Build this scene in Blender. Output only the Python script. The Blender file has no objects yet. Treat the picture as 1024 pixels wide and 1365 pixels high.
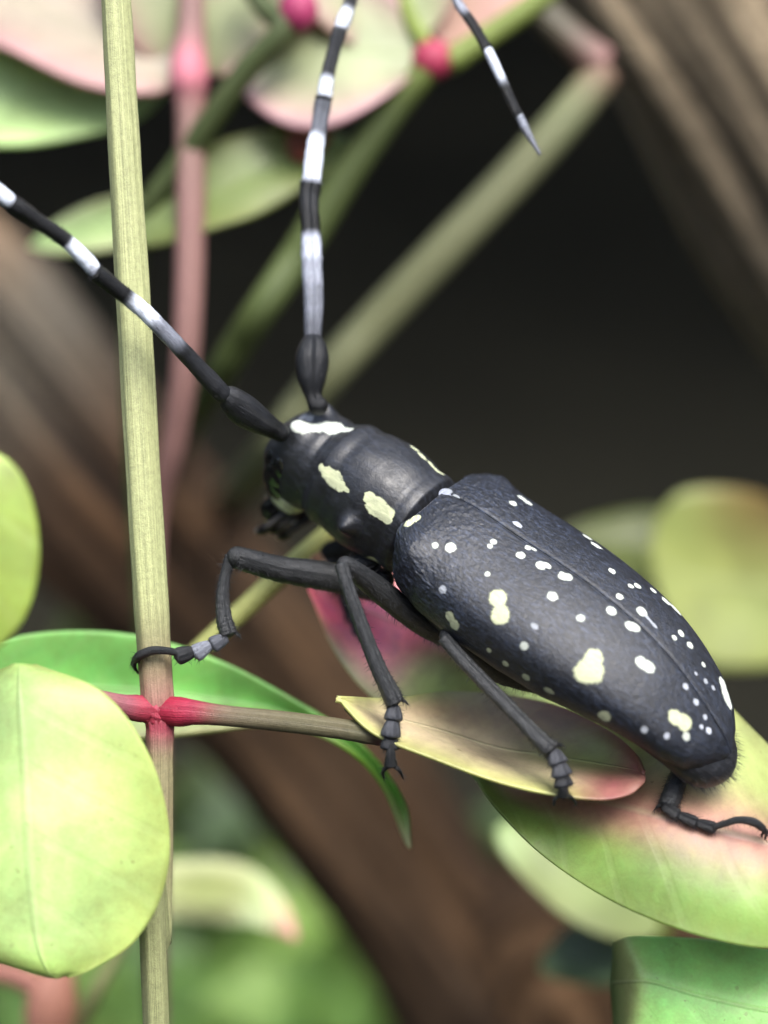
import bpy, math, random
import numpy as np
from mathutils import Vector, Matrix, Euler
from mathutils.bvhtree import BVHTree
random.seed(7)
rng = np.random.default_rng(7)
C = bpy.context.scene.collection
sc = bpy.context.scene
sc.unit_settings.system = 'METRIC'
sc.unit_settings.scale_length = 0.01            # one unit is one centimetre
R_ = math.radians

# ------------------------------------------------------------------ camera
FPX = 2671.0                                     # focal length in pixels of the 1024 x 1365 photograph
CAM = Vector((0, 0, 62))
ROT = Euler((R_(68), 0, 0)).to_matrix()
cam = bpy.data.cameras.new('camera'); camo = bpy.data.objects.new('camera', cam); C.objects.link(camo)
camo.location = CAM; camo.rotation_euler = (R_(68), 0, 0)
cam.sensor_fit = 'VERTICAL'; cam.sensor_height = 24; cam.lens = FPX / 1365 * 24
cam.clip_start = 0.1; cam.clip_end = 60000
cam.dof.use_dof = True; cam.dof.focus_distance = 11.85; cam.dof.aperture_fstop = 0.102
sc.camera = camo

# ------------------------------------------------------------------ light
SUN_EL, SUN_AZ = R_(64), R_(150)
w = bpy.data.worlds.new('World'); sc.world = w; w.use_nodes = True
nt = w.node_tree; bg = nt.nodes['Background']
sky = nt.nodes.new('ShaderNodeTexSky'); sky.sky_type = 'NISHITA'; sky.sun_disc = False
sky.sun_elevation = SUN_EL; sky.sun_rotation = SUN_AZ; sky.dust_density = 3.0; sky.ozone_density = 1.0
bw = nt.nodes.new('ShaderNodeRGBToBW'); mx = nt.nodes.new('ShaderNodeMix'); mx.data_type = 'RGBA'
mx.inputs['Factor'].default_value = 0.30         # overcast: a sky paled towards grey
nt.links.new(sky.outputs[0], bw.inputs[0]); nt.links.new(sky.outputs[0], mx.inputs['A']); nt.links.new(bw.outputs[0], mx.inputs['B'])
nt.links.new(mx.outputs['Result'], bg.inputs[0]); bg.inputs[1].default_value = 0.15
sun = bpy.data.lights.new('sun', 'SUN'); suno = bpy.data.objects.new('sun', sun); C.objects.link(suno)
sun.energy = 1.3; sun.angle = R_(34); sun.color = (1.0, 0.985, 0.95)
sd = Vector((math.sin(SUN_AZ) * math.cos(SUN_EL), math.cos(SUN_AZ) * math.cos(SUN_EL), math.sin(SUN_EL)))
suno.rotation_euler = sd.to_track_quat('Z', 'Y').to_euler()
sc.view_settings.view_transform = 'Standard'; sc.view_settings.look = 'None'
sc.view_settings.exposure = 1.8; sc.view_settings.gamma = 1; sc.view_settings.use_curve_mapping = False
sc.cycles.use_denoising = True
sc.cycles.max_bounces = 8

# ------------------------------------------------------------------ helpers
def P(px, py, z):
    """the point seen at photo pixel (px, py), z centimetres in front of the lens"""
    return CAM + ROT @ Vector(((px - 512) / FPX * z, (682.5 - py) / FPX * z, -z))
def PX(n, z):
    return n * z / FPX
def cr(pts, n):
    """Catmull-Rom through an (k, m) array, n samples, uniform in index"""
    pts = np.asarray(pts, float); k = len(pts)
    if k == 2:
        t = np.linspace(0, 1, n)[:, None]; return pts[0] * (1 - t) + pts[1] * t
    e = np.vstack([2 * pts[0] - pts[1], pts, 2 * pts[-1] - pts[-2]])
    out = []
    for u in np.linspace(0, k - 1 - 1e-9, n):
        i = int(u); f = u - i
        a, b, c, d = e[i], e[i + 1], e[i + 2], e[i + 3]
        out.append(0.5 * ((2 * b) + (c - a) * f + (2 * a - 5 * b + 4 * c - d) * f * f + (3 * b - a - 3 * c + d) * f ** 3))
    return np.array(out)
def srgb(r, g, b):
    f = lambda v: (v / 255 / 12.92) if v <= 10 else ((v / 255 + 0.055) / 1.055) ** 2.4
    return np.array([f(r), f(g), f(b)])

class MB:
    """collects vertices (world), faces, a surface coordinate and a pigment per vertex"""
    def __init__(s): s.v = []; s.f = []; s.st = []; s.c = []; s.m = []; s.n = 0
    def grid(s, V, ST, COL, wrap=False, mat=0, flip=False):
        V = np.asarray(V, float); nu, nv = V.shape[:2]; o = s.n
        s.v.append(V.reshape(-1, 3)); s.st.append(np.asarray(ST, float).reshape(-1, 3)); s.c.append(np.broadcast_to(np.asarray(COL, float), V.shape).reshape(-1, 3))
        idx = np.arange(nu * nv).reshape(nu, nv) + o
        cols = range(nv if wrap else nv - 1)
        for i in range(nu - 1):
            for j in cols:
                k = (j + 1) % nv
                q = (idx[i, j], idx[i, k], idx[i + 1, k], idx[i + 1, j])
                s.f.append(q[::-1] if flip else q); s.m.append(mat)
        s.n += nu * nv
        return idx
    def fan(s, ring, centre, st, col, mat=0, flip=False):
        s.v.append(np.array([centre])); s.st.append(np.array([st])); s.c.append(np.array([col]))
        o = s.n; s.n += 1
        r = list(ring)
        for j in range(len(r)):
            q = (r[j], r[(j + 1) % len(r)], o)
            s.f.append(q[::-1] if flip else q); s.m.append(mat)
    def tube(s, pts, rad, col=(0.5, 0.5, 0.5), seg=14, n=None, flat=1.0, flatdir=None, mat=0, ring=None, wob=0.0):
        """tapered tube; pts world (k,3), rad (k,), col one colour or (k,3)"""
        k = len(pts); n = n or max(6, k * 6)
        P_ = cr(np.array([tuple(p) for p in pts]), n)
        r = np.maximum(cr(np.asarray(rad, float)[:, None], n)[:, 0], 1e-4)
        col = np.asarray(col, float)
        colr = cr(col, n) if col.ndim == 2 else np.repeat(col[None], n, 0)
        colr = np.clip(colr, 0, 4)
        T = np.gradient(P_, axis=0); T /= np.linalg.norm(T, axis=1)[:, None] + 1e-12
        N = np.array(flatdir if flatdir is not None else (0.3, -0.8, 0.52), float)
        L = np.concatenate([[0], np.cumsum(np.linalg.norm(np.diff(P_, axis=0), axis=1))])
        th = np.linspace(0, 2 * math.pi, seg, endpoint=False)
        V = np.zeros((n, seg, 3)); ST = np.zeros((n, seg, 3))
        for i in range(n):
            Nn = N - T[i] * (N @ T[i]); Nn /= np.linalg.norm(Nn) + 1e-12; B = np.cross(T[i], Nn); N = Nn
            rr = r[i] * (1 + (wob * rng.standard_normal(seg) if wob else 0))
            V[i] = P_[i] + (np.cos(th) * rr)[:, None] * Nn * flat + (np.sin(th) * rr)[:, None] * B
            ST[i, :, 0] = L[i]; ST[i, :, 1] = th * 0.16; ST[i, :, 2] = i / (n - 1)
        idx = s.grid(V, ST, colr[:, None, :], wrap=True, mat=mat)
        s.fan(idx[0], P_[0] - T[0] * r[0] * .35, (0, 0, 0), colr[0], mat, flip=True)
        s.fan(idx[-1], P_[-1] + T[-1] * r[-1] * .35, (L[-1], 0, 1), colr[-1], mat)
        return P_
    def ball(s, centre, ax, col, seg=20, rings=12, mat=0, st0=0):
        """ellipsoid; ax = three world vectors"""
        th = np.linspace(0, math.pi, rings); ph = np.linspace(0, 2 * math.pi, seg, endpoint=False)
        A = np.array([tuple(a) for a in ax]); c = np.array(tuple(centre))
        V = np.array([[c + A[0] * math.sin(t) * math.cos(p) + A[1] * math.sin(t) * math.sin(p) + A[2] * math.cos(t) for p in ph] for t in th])
        ST = np.array([[(t * .2 + st0, p * .1, 0) for p in ph] for t in th])
        s.grid(V, ST, np.asarray(col, float), wrap=True, mat=mat)
    def build(s, name, mats, parent=None, origin=None, smooth=True, extra=None, weld=False):
        me = bpy.data.meshes.new(name)
        V = np.vstack(s.v)
        org = np.array(tuple(parent.matrix_world.translation if parent is not None and origin is None else (origin or (0, 0, 0))))
        me.from_pydata((V - org).tolist(), [], [tuple(int(a) for a in f) for f in s.f])
        a = me.attributes.new('st', 'FLOAT_VECTOR', 'POINT'); a.data.foreach_set('vector', np.vstack(s.st).ravel())
        a = me.attributes.new('pig', 'FLOAT_COLOR', 'POINT'); cc = np.vstack(s.c); a.data.foreach_set('color', np.hstack([cc, np.ones((len(cc), 1))]).ravel())
        if extra:
            for k, arr in extra.items():
                a = me.attributes.new(k, 'FLOAT', 'POINT'); a.data.foreach_set('value', arr)
        for m in (mats if isinstance(mats, (list, tuple)) else [mats]): me.materials.append(m)
        if any(s.m): me.polygons.foreach_set('material_index', s.m)
        if smooth: me.polygons.foreach_set('use_smooth', [True] * len(me.polygons))
        me.update()
        o = bpy.data.objects.new(name, me); C.objects.link(o)
        if parent is not None: o.parent = parent
        else: o.location = org
        return o

def empty(name, loc, label=None, cat=None, group=None):
    o = bpy.data.objects.new(name, None); C.objects.link(o); o.location = loc; o.empty_display_size = 0.3
    tag(o, label, cat, group)
    bpy.context.view_layer.update()
    return o
def tag(o, label=None, cat=None, group=None, kind=None):
    if label: o['label'] = label
    if cat: o['category'] = cat
    if group: o['group'] = group
    if kind: o['kind'] = kind
    return o
def build_under(mb, name, mats, part, **k):
    """a sub-part: its parent is a part that itself sits at the thing's origin"""
    o = mb.build(name, mats, None, origin=tuple(root_loc(part)), **k)
    o.location = (0, 0, 0); o.parent = part
    return o
def root_loc(o):
    while o.parent is not None: o = o.parent
    return o.location

# ------------------------------------------------------------------ materials
def newmat(name):
    m = bpy.data.materials.new(name); m.use_nodes = True
    nt = m.node_tree; b = nt.nodes['Principled BSDF']; out = nt.nodes['Material Output']
    return m, nt, b, out
def N(nt, t, **k):
    n = nt.nodes.new(t)
    for a, v in k.items():
        if a.startswith('i_'):
            key = a[2:]; key = int(key) if key.isdigit() else key
            n.inputs[key].default_value = v
        else: setattr(n, a, v)
    return n
def attr(nt, name): return N(nt, 'ShaderNodeAttribute', attribute_name=name)
def scaled(nt, src, sx, sy, sz):
    m = N(nt, 'ShaderNodeMapping'); m.inputs['Scale'].default_value = (sx, sy, sz); nt.links.new(src, m.inputs[0]); return m.outputs[0]
def noise(nt, vec, scale, detail=4, rough=.55, dist=0):
    n = N(nt, 'ShaderNodeTexNoise'); n.inputs['Scale'].default_value = scale; n.inputs['Detail'].default_value = detail
    n.inputs['Roughness'].default_value = rough; n.inputs['Distortion'].default_value = dist
    if vec is not None: nt.links.new(vec, n.inputs['Vector'])
    return n.outputs[0]
def mrange(nt, src, a, b, c, d, smooth=False):
    m = N(nt, 'ShaderNodeMapRange'); m.interpolation_type = 'SMOOTHSTEP' if smooth else 'LINEAR'
    for i, v in zip((1, 2, 3, 4), (a, b, c, d)): m.inputs[i].default_value = v
    nt.links.new(src, m.inputs[0]); return m.outputs[0]
def math_(nt, op, a, b=None):
    m = N(nt, 'ShaderNodeMath', operation=op)
    for i, x in enumerate((a, b)):
        if x is None: continue
        if isinstance(x, (int, float)): m.inputs[i].default_value = x
        else: nt.links.new(x, m.inputs[i])
    return m.outputs[0]
def mixc(nt, f, a, b, mode='MIX'):
    m = N(nt, 'ShaderNodeMix', data_type='RGBA', blend_type=mode)
    for k, x in (('Factor', f), ('A', a), ('B', b)):
        s = [i for i in m.inputs if i.name == k and (i.type == 'RGBA' or k == 'Factor')][0]
        if isinstance(x, (int, float)): s.default_value = x
        elif isinstance(x, (tuple, list, np.ndarray)): s.default_value = (*[float(v) for v in x[:3]], 1)
        else: nt.links.new(x, s)
    return [o for o in m.outputs if o.type == 'RGBA'][0]
def bump(nt, h, strength, dist, normal=None):
    b = N(nt, 'ShaderNodeBump'); b.inputs['Strength'].default_value = strength; b.inputs['Distance'].default_value = dist
    nt.links.new(h, b.inputs['Height'])
    if normal is not None: nt.links.new(normal, b.inputs['Normal'])
    return b.outputs[0]

def mat_leaf(name, transl=.32, rough=.42, vein=1.0, mott=.35, spec=.45, wax=.12):
    m, nt, b, out = newmat(name)
    pig = attr(nt, 'pig').outputs['Color']; st = attr(nt, 'st').outputs['Vector']
    sep = N(nt, 'ShaderNodeSeparateXYZ'); nt.links.new(st, sep.inputs[0])
    v = math_(nt, 'ABSOLUTE', sep.outputs['Z'])          # distance from the midrib, 0..1
    tc = N(nt, 'ShaderNodeTexCoord').outputs['Object']
    big = noise(nt, tc, 1.6, 5, .6, .4); fine = noise(nt, tc, 14, 6, .7, .3); speck = noise(nt, tc, 70, 3, .6)
    fac = math_(nt, 'MULTIPLY', mrange(nt, big, .3, .7, -1, 1), mott)
    fac = math_(nt, 'ADD', fac, math_(nt, 'MULTIPLY', mrange(nt, fine, .3, .7, -1, 1), mott * .28))
    fac = math_(nt, 'ADD', fac, math_(nt, 'MULTIPLY', mrange(nt, speck, .3, .7, -1, 1), mott * .16))
    hs = N(nt, 'ShaderNodeHueSaturation'); nt.links.new(pig, hs.inputs['Color']); nt.links.new(math_(nt, 'ADD', 1.0, fac), hs.inputs['Value'])
    nt.links.new(mrange(nt, fine, .3, .7, .487, .508), hs.inputs['Hue'])
    fleck = noise(nt, tc, 22, 2, .4); patch = noise(nt, tc, 2.6, 3, .5)
    col = mixc(nt, math_(nt, 'MULTIPLY', mrange(nt, fleck, .69, .74, 0, .55, True), mrange(nt, patch, .48, .6, 0, 1)), hs.outputs[0], (.16, .12, .04))
    # side veins: slanting waves running from the midrib to the margin
    vw = N(nt, 'ShaderNodeCombineXYZ')
    nt.links.new(math_(nt, 'ADD', sep.outputs['X'], math_(nt, 'MULTIPLY', v, -.45)), vw.inputs[0])
    wv = N(nt, 'ShaderNodeTexWave', wave_type='BANDS', bands_direction='X'); wv.inputs['Scale'].default_value = .8; wv.inputs['Distortion'].default_value = 2.2
    wv.inputs['Detail'].default_value = 3; wv.inputs['Detail Scale'].default_value = 1.6
    nt.links.new(vw.outputs[0], wv.inputs['Vector'])
    veins = mrange(nt, wv.outputs['Fac'], .90, 1.0, 0, 1, True)
    net = N(nt, 'ShaderNodeTexVoronoi', feature='DISTANCE_TO_EDGE'); net.inputs['Scale'].default_value = 9; nt.links.new(tc, net.inputs['Vector'])
    netl = mrange(nt, net.outputs['Distance'], 0, .09, 1, 0, True)
    mid = mrange(nt, v, .0, .045, 1, 0, True)
    pale = math_(nt, 'ADD', math_(nt, 'MULTIPLY', veins, .045 * vein), math_(nt, 'ADD', math_(nt, 'MULTIPLY', mid, .22), math_(nt, 'MULTIPLY', netl, .004 * vein)))
    col = mixc(nt, math_(nt, 'MINIMUM', pale, 1.0), col, (.55, .60, .34))
    nt.links.new(col, b.inputs['Base Color'])
    nt.links.new(mrange(nt, fine, .3, .7, rough - .08, rough + .12), b.inputs['Roughness']); b.inputs['Specular IOR Level'].default_value = spec
    b.inputs['Coat Weight'].default_value = wax; b.inputs['Coat Roughness'].default_value = .3
    h = math_(nt, 'ADD', math_(nt, 'MULTIPLY', veins, .12), math_(nt, 'ADD', math_(nt, 'MULTIPLY', mid, -.8), math_(nt, 'ADD', math_(nt, 'MULTIPLY', fine, .35), math_(nt, 'MULTIPLY', netl, 0.0))))
    nrm = bump(nt, h, .5, .02); nt.links.new(nrm, b.inputs['Normal'])
    tr = N(nt, 'ShaderNodeBsdfTranslucent'); nt.links.new(mixc(nt, .35, col, (.55, .62, .18)), tr.inputs[0]); nt.links.new(nrm, tr.inputs['Normal'])
    ms = N(nt, 'ShaderNodeMixShader'); ms.inputs[0].default_value = transl
    nt.links.new(b.outputs[0], ms.inputs[1]); nt.links.new(tr.outputs[0], ms.inputs[2]); nt.links.new(ms.outputs[0], out.inputs[0])
    return m

def mat_stem(name, rough=.5, mott=.25):
    m, nt, b, out = newmat(name)
    pig = attr(nt, 'pig').outputs['Color']; st = attr(nt, 'st').outputs['Vector']
    tc = N(nt, 'ShaderNodeTexCoord').outputs['Object']
    lines = noise(nt, scaled(nt, st, 1.2, 60, 0), 1.0, 5, .6, .2); sp = noise(nt, tc, 26, 5, .65); fine = noise(nt, tc, 90, 3)
    fac = math_(nt, 'ADD', math_(nt, 'MULTIPLY', mrange(nt, lines, .3, .7, -1, 1), mott), math_(nt, 'MULTIPLY', mrange(nt, sp, .3, .7, -1, 1), mott * .6))
    fac = math_(nt, 'ADD', fac, math_(nt, 'MULTIPLY', mrange(nt, fine, .3, .7, -1, 1), mott * .4))
    hs = N(nt, 'ShaderNodeHueSaturation'); nt.links.new(pig, hs.inputs['Color']); nt.links.new(math_(nt, 'ADD', 1.0, fac), hs.inputs['Value'])
    nt.links.new(hs.outputs[0], b.inputs['Base Color']); b.inputs['Roughness'].default_value = rough
    b.inputs['Specular IOR Level'].default_value = .35
    h = math_(nt, 'ADD', lines, math_(nt, 'MULTIPLY', fine, .5))
    nt.links.new(bump(nt, h, .5, .015), b.inputs['Normal'])
    return m

def mat_shell(name, gran=.5, rough=.42, base=(.0055, .0058, .007), fuzz=(.05, .055, .072), fuzz_amt=.5, sheen=.1, spots=True, streak=(9, 60, 1), bumpd=.006, spec=.42):
    m, nt, b, out = newmat(name)
    pig = attr(nt, 'pig').outputs['Color']; st = attr(nt, 'st').outputs['Vector']
    tc = N(nt, 'ShaderNodeTexCoord').outputs['Object']
    sv = scaled(nt, st, *streak)
    streaks = noise(nt, sv, 1.0, 6, .72, .7); gr = noise(nt, tc, 34, 5, .62, .2); fine = noise(nt, tc, 120, 3, .6); blot = noise(nt, tc, 3.2, 4)
    f = math_(nt, 'MULTIPLY', mrange(nt, streaks, .48, .66, 0, 1), mrange(nt, blot, .3, .7, .35 * fuzz_amt, 1.25 * fuzz_amt))
    f = math_(nt, 'MINIMUM', math_(nt, 'ADD', f, math_(nt, 'MULTIPLY', mrange(nt, fine, .55, .75, 0, 1), .25 * fuzz_amt)), 1.0)
    col = mixc(nt, f, base, fuzz)
    rv = mrange(nt, gr, .3, .7, rough - .07, rough + .13)
    if spots:
        sp = attr(nt, 'spot').outputs['Fac']
        edge = math_(nt, 'ADD', sp, math_(nt, 'ADD', math_(nt, 'MULTIPLY', mrange(nt, gr, .3, .7, -1, 1), .11), math_(nt, 'MULTIPLY', mrange(nt, streaks, .3, .7, -1, 1), .20)))
        k = mrange(nt, edge, -.05, .13, 0, 1, True)
        hair = mixc(nt, mrange(nt, streaks, .35, .65, 0, .6), pig, (.16, .17, .12))
        col = mixc(nt, k, col, hair)
        rv = math_(nt, 'ADD', math_(nt, 'MULTIPLY', k, .35), rv)
    nt.links.new(col, b.inputs['Base Color']); nt.links.new(rv, b.inputs['Roughness'])
    b.inputs['Specular IOR Level'].default_value = spec
    b.inputs['Sheen Weight'].default_value = sheen; b.inputs['Sheen Roughness'].default_value = .45; b.inputs['Sheen Tint'].default_value = (.75, .82, 1, 1)
    h = math_(nt, 'ADD', math_(nt, 'MULTIPLY', streaks, .5), math_(nt, 'ADD', math_(nt, 'MULTIPLY', gr, gran), math_(nt, 'MULTIPLY', fine, .25)))
    nt.links.new(bump(nt, h, .8, bumpd), b.inputs['Normal'])
    return m

def mat_pig(name, rough=.36, sheen=.0, streak=(16, 42, 1), spec=.35, bumpd=.010, var=.6):
    """cuticle whose colour comes from the pigment attribute (antenna rings, tarsi)"""
    m, nt, b, out = newmat(name)
    pig = attr(nt, 'pig').outputs['Color']; st = attr(nt, 'st').outputs['Vector']
    tc = N(nt, 'ShaderNodeTexCoord').outputs['Object']
    s_ = noise(nt, scaled(nt, st, *streak), 1.0, 6, .7, .6); fine = noise(nt, tc, 90, 4, .6)
    hs = N(nt, 'ShaderNodeHueSaturation'); nt.links.new(pig, hs.inputs['Color'])
    nt.links.new(mrange(nt, s_, .3, .7, 1 - var, 1 + var * 1.2), hs.inputs['Value'])
    nt.links.new(hs.outputs[0], b.inputs['Base Color']); b.inputs['Roughness'].default_value = rough; b.inputs['Specular IOR Level'].default_value = spec
    b.inputs['Sheen Weight'].default_value = sheen; b.inputs['Sheen Tint'].default_value = (.75, .82, 1, 1)
    nt.links.new(bump(nt, math_(nt, 'ADD', s_, math_(nt, 'MULTIPLY', fine, .4)), .8, bumpd), b.inputs['Normal'])
    return m

def mat_plain(name, col, rough=.5, spec=.5, coat=0):
    m, nt, b, out = newmat(name)
    tc = N(nt, 'ShaderNodeTexCoord').outputs['Object']
    n = noise(nt, tc, 40, 4)
    nt.links.new(mixc(nt, mrange(nt, n, .3, .7, 0, .5), col, [c * .55 for c in col]), b.inputs['Base Color'])
    b.inputs['Roughness'].default_value = rough; b.inputs['Specular IOR Level'].default_value = spec; b.inputs['Coat Weight'].default_value = coat
    nt.links.new(bump(nt, n, .3, .004), b.inputs['Normal'])
    return m

def mat_bark(name, c1, c2, c3, sx=.35, sy=9, bd=.25):
    m, nt, b, out = newmat(name)
    st = attr(nt, 'st').outputs['Vector']; tc = N(nt, 'ShaderNodeTexCoord').outputs['Object']
    pig = attr(nt, 'pig').outputs['Color']
    rid = noise(nt, scaled(nt, st, sx, sy, 1), 1.0, 7, .6, .8); bl = noise(nt, tc, .45, 5, .6); fn = noise(nt, tc, 5, 6, .7)
    c = mixc(nt, mrange(nt, rid, .38, .62, 0, 1), c1, c2)
    c = mixc(nt, mrange(nt, bl, .5, .68, 0, .7), c, c3)
    c = mixc(nt, mrange(nt, fn, .3, .7, 0, .5), c, [x * .6 for x in c1])
    c = mixc(nt, 1.0, c, pig, 'MULTIPLY')
    nt.links.new(c, b.inputs['Base Color']); b.inputs['Roughness'].default_value = .85; b.inputs['Specular IOR Level'].default_value = .25
    nt.links.new(bump(nt, math_(nt, 'ADD', rid, math_(nt, 'MULTIPLY', fn, .4)), .9, bd), b.inputs['Normal'])
    return m

def mat_soil():
    m, nt, b, out = newmat('dark_humus')
    tc = N(nt, 'ShaderNodeTexCoord').outputs['Object']
    n1 = noise(nt, tc, .03, 6, .6); n2 = noise(nt, tc, .6, 6, .7)
    c = mixc(nt, mrange(nt, n1, .35, .65, 0, 1), (.012, .0118, .0088), (.017, .0165, .0118))
    c = mixc(nt, mrange(nt, n2, .5, .75, 0, .4), c, (.03, .026, .017))
    nt.links.new(c, b.inputs['Base Color']); b.inputs['Roughness'].default_value = .95; b.inputs['Specular IOR Level'].default_value = .05
    nt.links.new(bump(nt, n2, .6, .6), b.inputs['Normal'])
    return m

M_leaf = mat_leaf('leaf_near'); M_leafb = mat_leaf('leaf_far', vein=.4, mott=.22, wax=.05)
M_stem = mat_stem('green_stem')
M_elytra = mat_shell('wing_case', streak=(20, 70, 1), rough=.37, gran=.6, fuzz=(.070, .090, .145), fuzz_amt=.55, sheen=.0, bumpd=.010, spec=.55, base=(.004, .0045, .006))
M_body = mat_shell('body_shell', gran=.5, rough=.41, fuzz_amt=.32, fuzz=(.06, .068, .092), sheen=.02, spec=.6, streak=(9, 30, 1), bumpd=.006)
M_pig = mat_pig('banded_cuticle'); M_glossy = mat_plain('eye_black', (.006, .006, .007), .12, .6, .4)
M_hair = mat_plain('hair_black', (.02, .02, .022), .5, .4)
M_soil = mat_soil()
M_bark1 = mat_bark('brown_bark', (.018, .011, .006), (.20, .112, .054), (.125, .078, .044), sx=.10, sy=15, bd=.35)
M_bark2 = mat_bark('fibrous_bark', (.05, .040, .026), (.50, .39, .25), (.34, .26, .17), sx=.07, sy=22, bd=.4)

# ------------------------------------------------------------------ ground
mb = MB()
gx = np.linspace(-1, 1, 61); gx = np.sign(gx) * (np.abs(gx) ** 3) * 25000
G = np.array([[(x, y, -1.2 * abs(math.sin(x * .05 + 1.3 * math.sin(y * .04)))) for y in gx] for x in gx])
mb.grid(G, G * .01, (0.1, 0.1, 0.1), flip=True)
tag(mb.build('ground', M_soil), kind='structure')

# ------------------------------------------------------------------ beetle frame
U = np.array([.77371, -.54709, .31947]); RR = np.array([.58927, .43629, -.68001]); DD = np.cross(U, RR)
Rm = np.array(ROT)
Uw, Rw, Dw = Rm @ U, Rm @ RR, Rm @ DD
Ow = np.array(P(592, 655, 12))
def B(s, r, d): return Ow + np.multiply.outer(s, Uw) + np.multiply.outer(r, Rw) + np.multiply.outer(d, Dw)
def local(X): X = np.asarray(X) - Ow; return X @ Uw, X @ Rw, X @ Dw
def on_s(px, py, s):
    """point of the plane s = const seen at a photo pixel"""
    d = np.array(P(px, py, 1)) - np.array(CAM); t = ((Ow + Uw * s - np.array(CAM)) @ Uw) / (d @ Uw)
    return np.array(CAM) + d * t
beetle = empty('longhorn_beetle', Vector(P(700, 1010, 12.2)), 'black longhorn beetle with pale spots and banded antennae standing on leaves and cane', 'beetle')
CREAM = np.array([.57, .60, .36]); WHITE = np.array([.62, .67, .58])

def interp(xs, ys, x): 
    """smooth monotone-ish interpolation"""
    return cr_val(np.asarray(xs, float), np.asarray(ys, float), np.asarray(x, float))
def cr_val(xs, ys, x):
    m = np.gradient(ys, xs); i = np.clip(np.searchsorted(xs, x) - 1, 0, len(xs) - 2)
    h = xs[i + 1] - xs[i]; t = np.clip((x - xs[i]) / h, 0, 1)
    return (2*t**3-3*t**2+1)*ys[i] + (t**3-2*t**2+t)*h*m[i] + (-2*t**3+3*t**2)*ys[i+1] + (t**3-t**2)*h*m[i+1]

# body: one skin from tail to head -------------------------------------------------------------
#        s     dc     a     bt    bb    (centre height, half width, half height above, below)
SEC = [(-1.200, -.500, .020, .020, .020),
       (-1.190, -.520, .150, .180, .240),
       (-1.150, -.480, .225, .250, .38),
       (-1.060, -.440, .268, .280, .44),
       (-.940, -.410, .292, .305, .425),
       (-.830, -.405, .300, .330, .320),
       (-.760, -.400, .300, .345, .270),
       (-.735, -.400, .302, .352, .270),
       (-.720, -.400, .325, .376, .290),
       (-.660, -.395, .335, .385, .300),
       (-.600, -.390, .325, .378, .300),
       (-.560, -.385, .340, .385, .305),
       (-.400, -.375, .370, .395, .315),
       (-.220, -.365, .345, .370, .310),
       (-.160, -.360, .325, .345, .300),
       (-.120, -.360, .335, .352, .300),
       (-.055, -.360, .330, .345, .300),
       (-.035, -.370, .280, .290, .300),
       (.060, -.400, .320, .300, .330),
       (.250, -.420, .420, .300, .370),
       (.700, -.380, .460, .270, .330),
       (1.20, -.340, .430, .220, .240),
       (1.70, -.400, .330, .180, .190),
       (2.00, -.470, .265, .140, .175),
       (2.10, -.510, .250, .150, .165),
       (2.18, -.530, .215, .130, .145),
       (2.235, -.540, .170, .100, .120),
       (2.27, -.545, .120, .075, .085),
       (2.295, -.548, .065, .040, .045),
       (2.305, -.55, .010, .008, .010)]
SEC = np.array(SEC)
ns, nth = 300, 140
idxs = np.concatenate([np.linspace(-1.2, 0.1, 220), np.linspace(.11, 2.14, 70), np.linspace(2.15, 2.305, 28)])
def secf(k, s): return np.interp(s, SEC[:, 0], SEC[:, k])
def smoothsec(k, s):
    return sum(secf(k, s + o) * wt for o, wt in ((-.02, .2), (-.01, .2), (0, .2), (.01, .2), (.02, .2)))
th = np.linspace(0, 2 * math.pi, nth, endpoint=False)
V = np.zeros((len(idxs), nth, 3)); ST = np.zeros_like(V)
for i, s in enumerate(idxs):
    ss = min(max(s, -1.2), 2.305)
    dc = smoothsec(1, ss) if ss > -1.15 else secf(1, ss); a = secf(2, ss) if ss < -1.1 or ss > 2.15 else smoothsec(2, ss)
    bt = secf(3, ss) if ss < -1.1 or ss > 2.15 else smoothsec(3, ss); bb = secf(4, ss) if ss < -1.1 or ss > 2.15 else smoothsec(4, ss)
    c, sn = np.cos(th), np.sin(th)
    e = 2 / 2.25
    r = a * np.sign(c) * np.abs(c) ** e
    d = dc + np.where(sn > 0, bt, bb) * np.sign(sn) * np.abs(sn) ** e
    # surface relief of the pronotum: two bosses, a median line, lateral spines
    if -.72 < s < -.06:
        for (bs, br, hh, ww) in ((-.50, .13, .012, .09), (-.50, -.13, .012, .09), (-.27, 0, .010, .10), (-.30, .2, .012, .07), (-.30, -.2, .012, .07)):
            g = np.exp(-((s - bs) ** 2 + (r - br) ** 2) / ww ** 2) * (sn > 0); d = d + hh * g
        for sgn in (1, -1):
            g = np.exp(-((s + .36) / .07) ** 2) * np.exp(-((d - dc - .03) / .08) ** 2) * (r * sgn > 0)
            r = r + sgn * (.085 if sgn < 0 else .03) * g ** 1.5; d = d + .02 * g
    if s < -.74:                                   # head: groove between antenna sockets, raised tubercles, neck hollow
        for sgn in (1, -1):
            g = np.exp(-((s + 1.02) / .075) ** 2 - ((r - sgn * .155) / .075) ** 2) * (sn > 0); d = d + .085 * g
        g = np.exp(-((s + 1.03) / .12) ** 2 - (r / .05) ** 2) * (sn > 0); d = d - .035 * g
        d = d - (sn > 0) * .02 * np.exp(-((s + .80) / .03) ** 2)
    sh = .26 * np.clip(-(d + .38), 0, 1) * min(max((-.76 - s) / .2, 0), 1)   # the face slopes back towards the mouth
    V[i] = B(s + sh, r, d)
    ST[i, :, 0] = s; ST[i, :, 1] = th * .33; ST[i, :, 2] = d
mb = MB()
PIGB = np.broadcast_to(CREAM, V.shape).copy()
idx = mb.grid(V, ST, PIGB, wrap=True)
mb.fan(idx[0], V[0].mean(0), (0, 0, 0), CREAM, flip=True); mb.fan(idx[-1], V[-1].mean(0), (0, 0, 0), CREAM)

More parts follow.
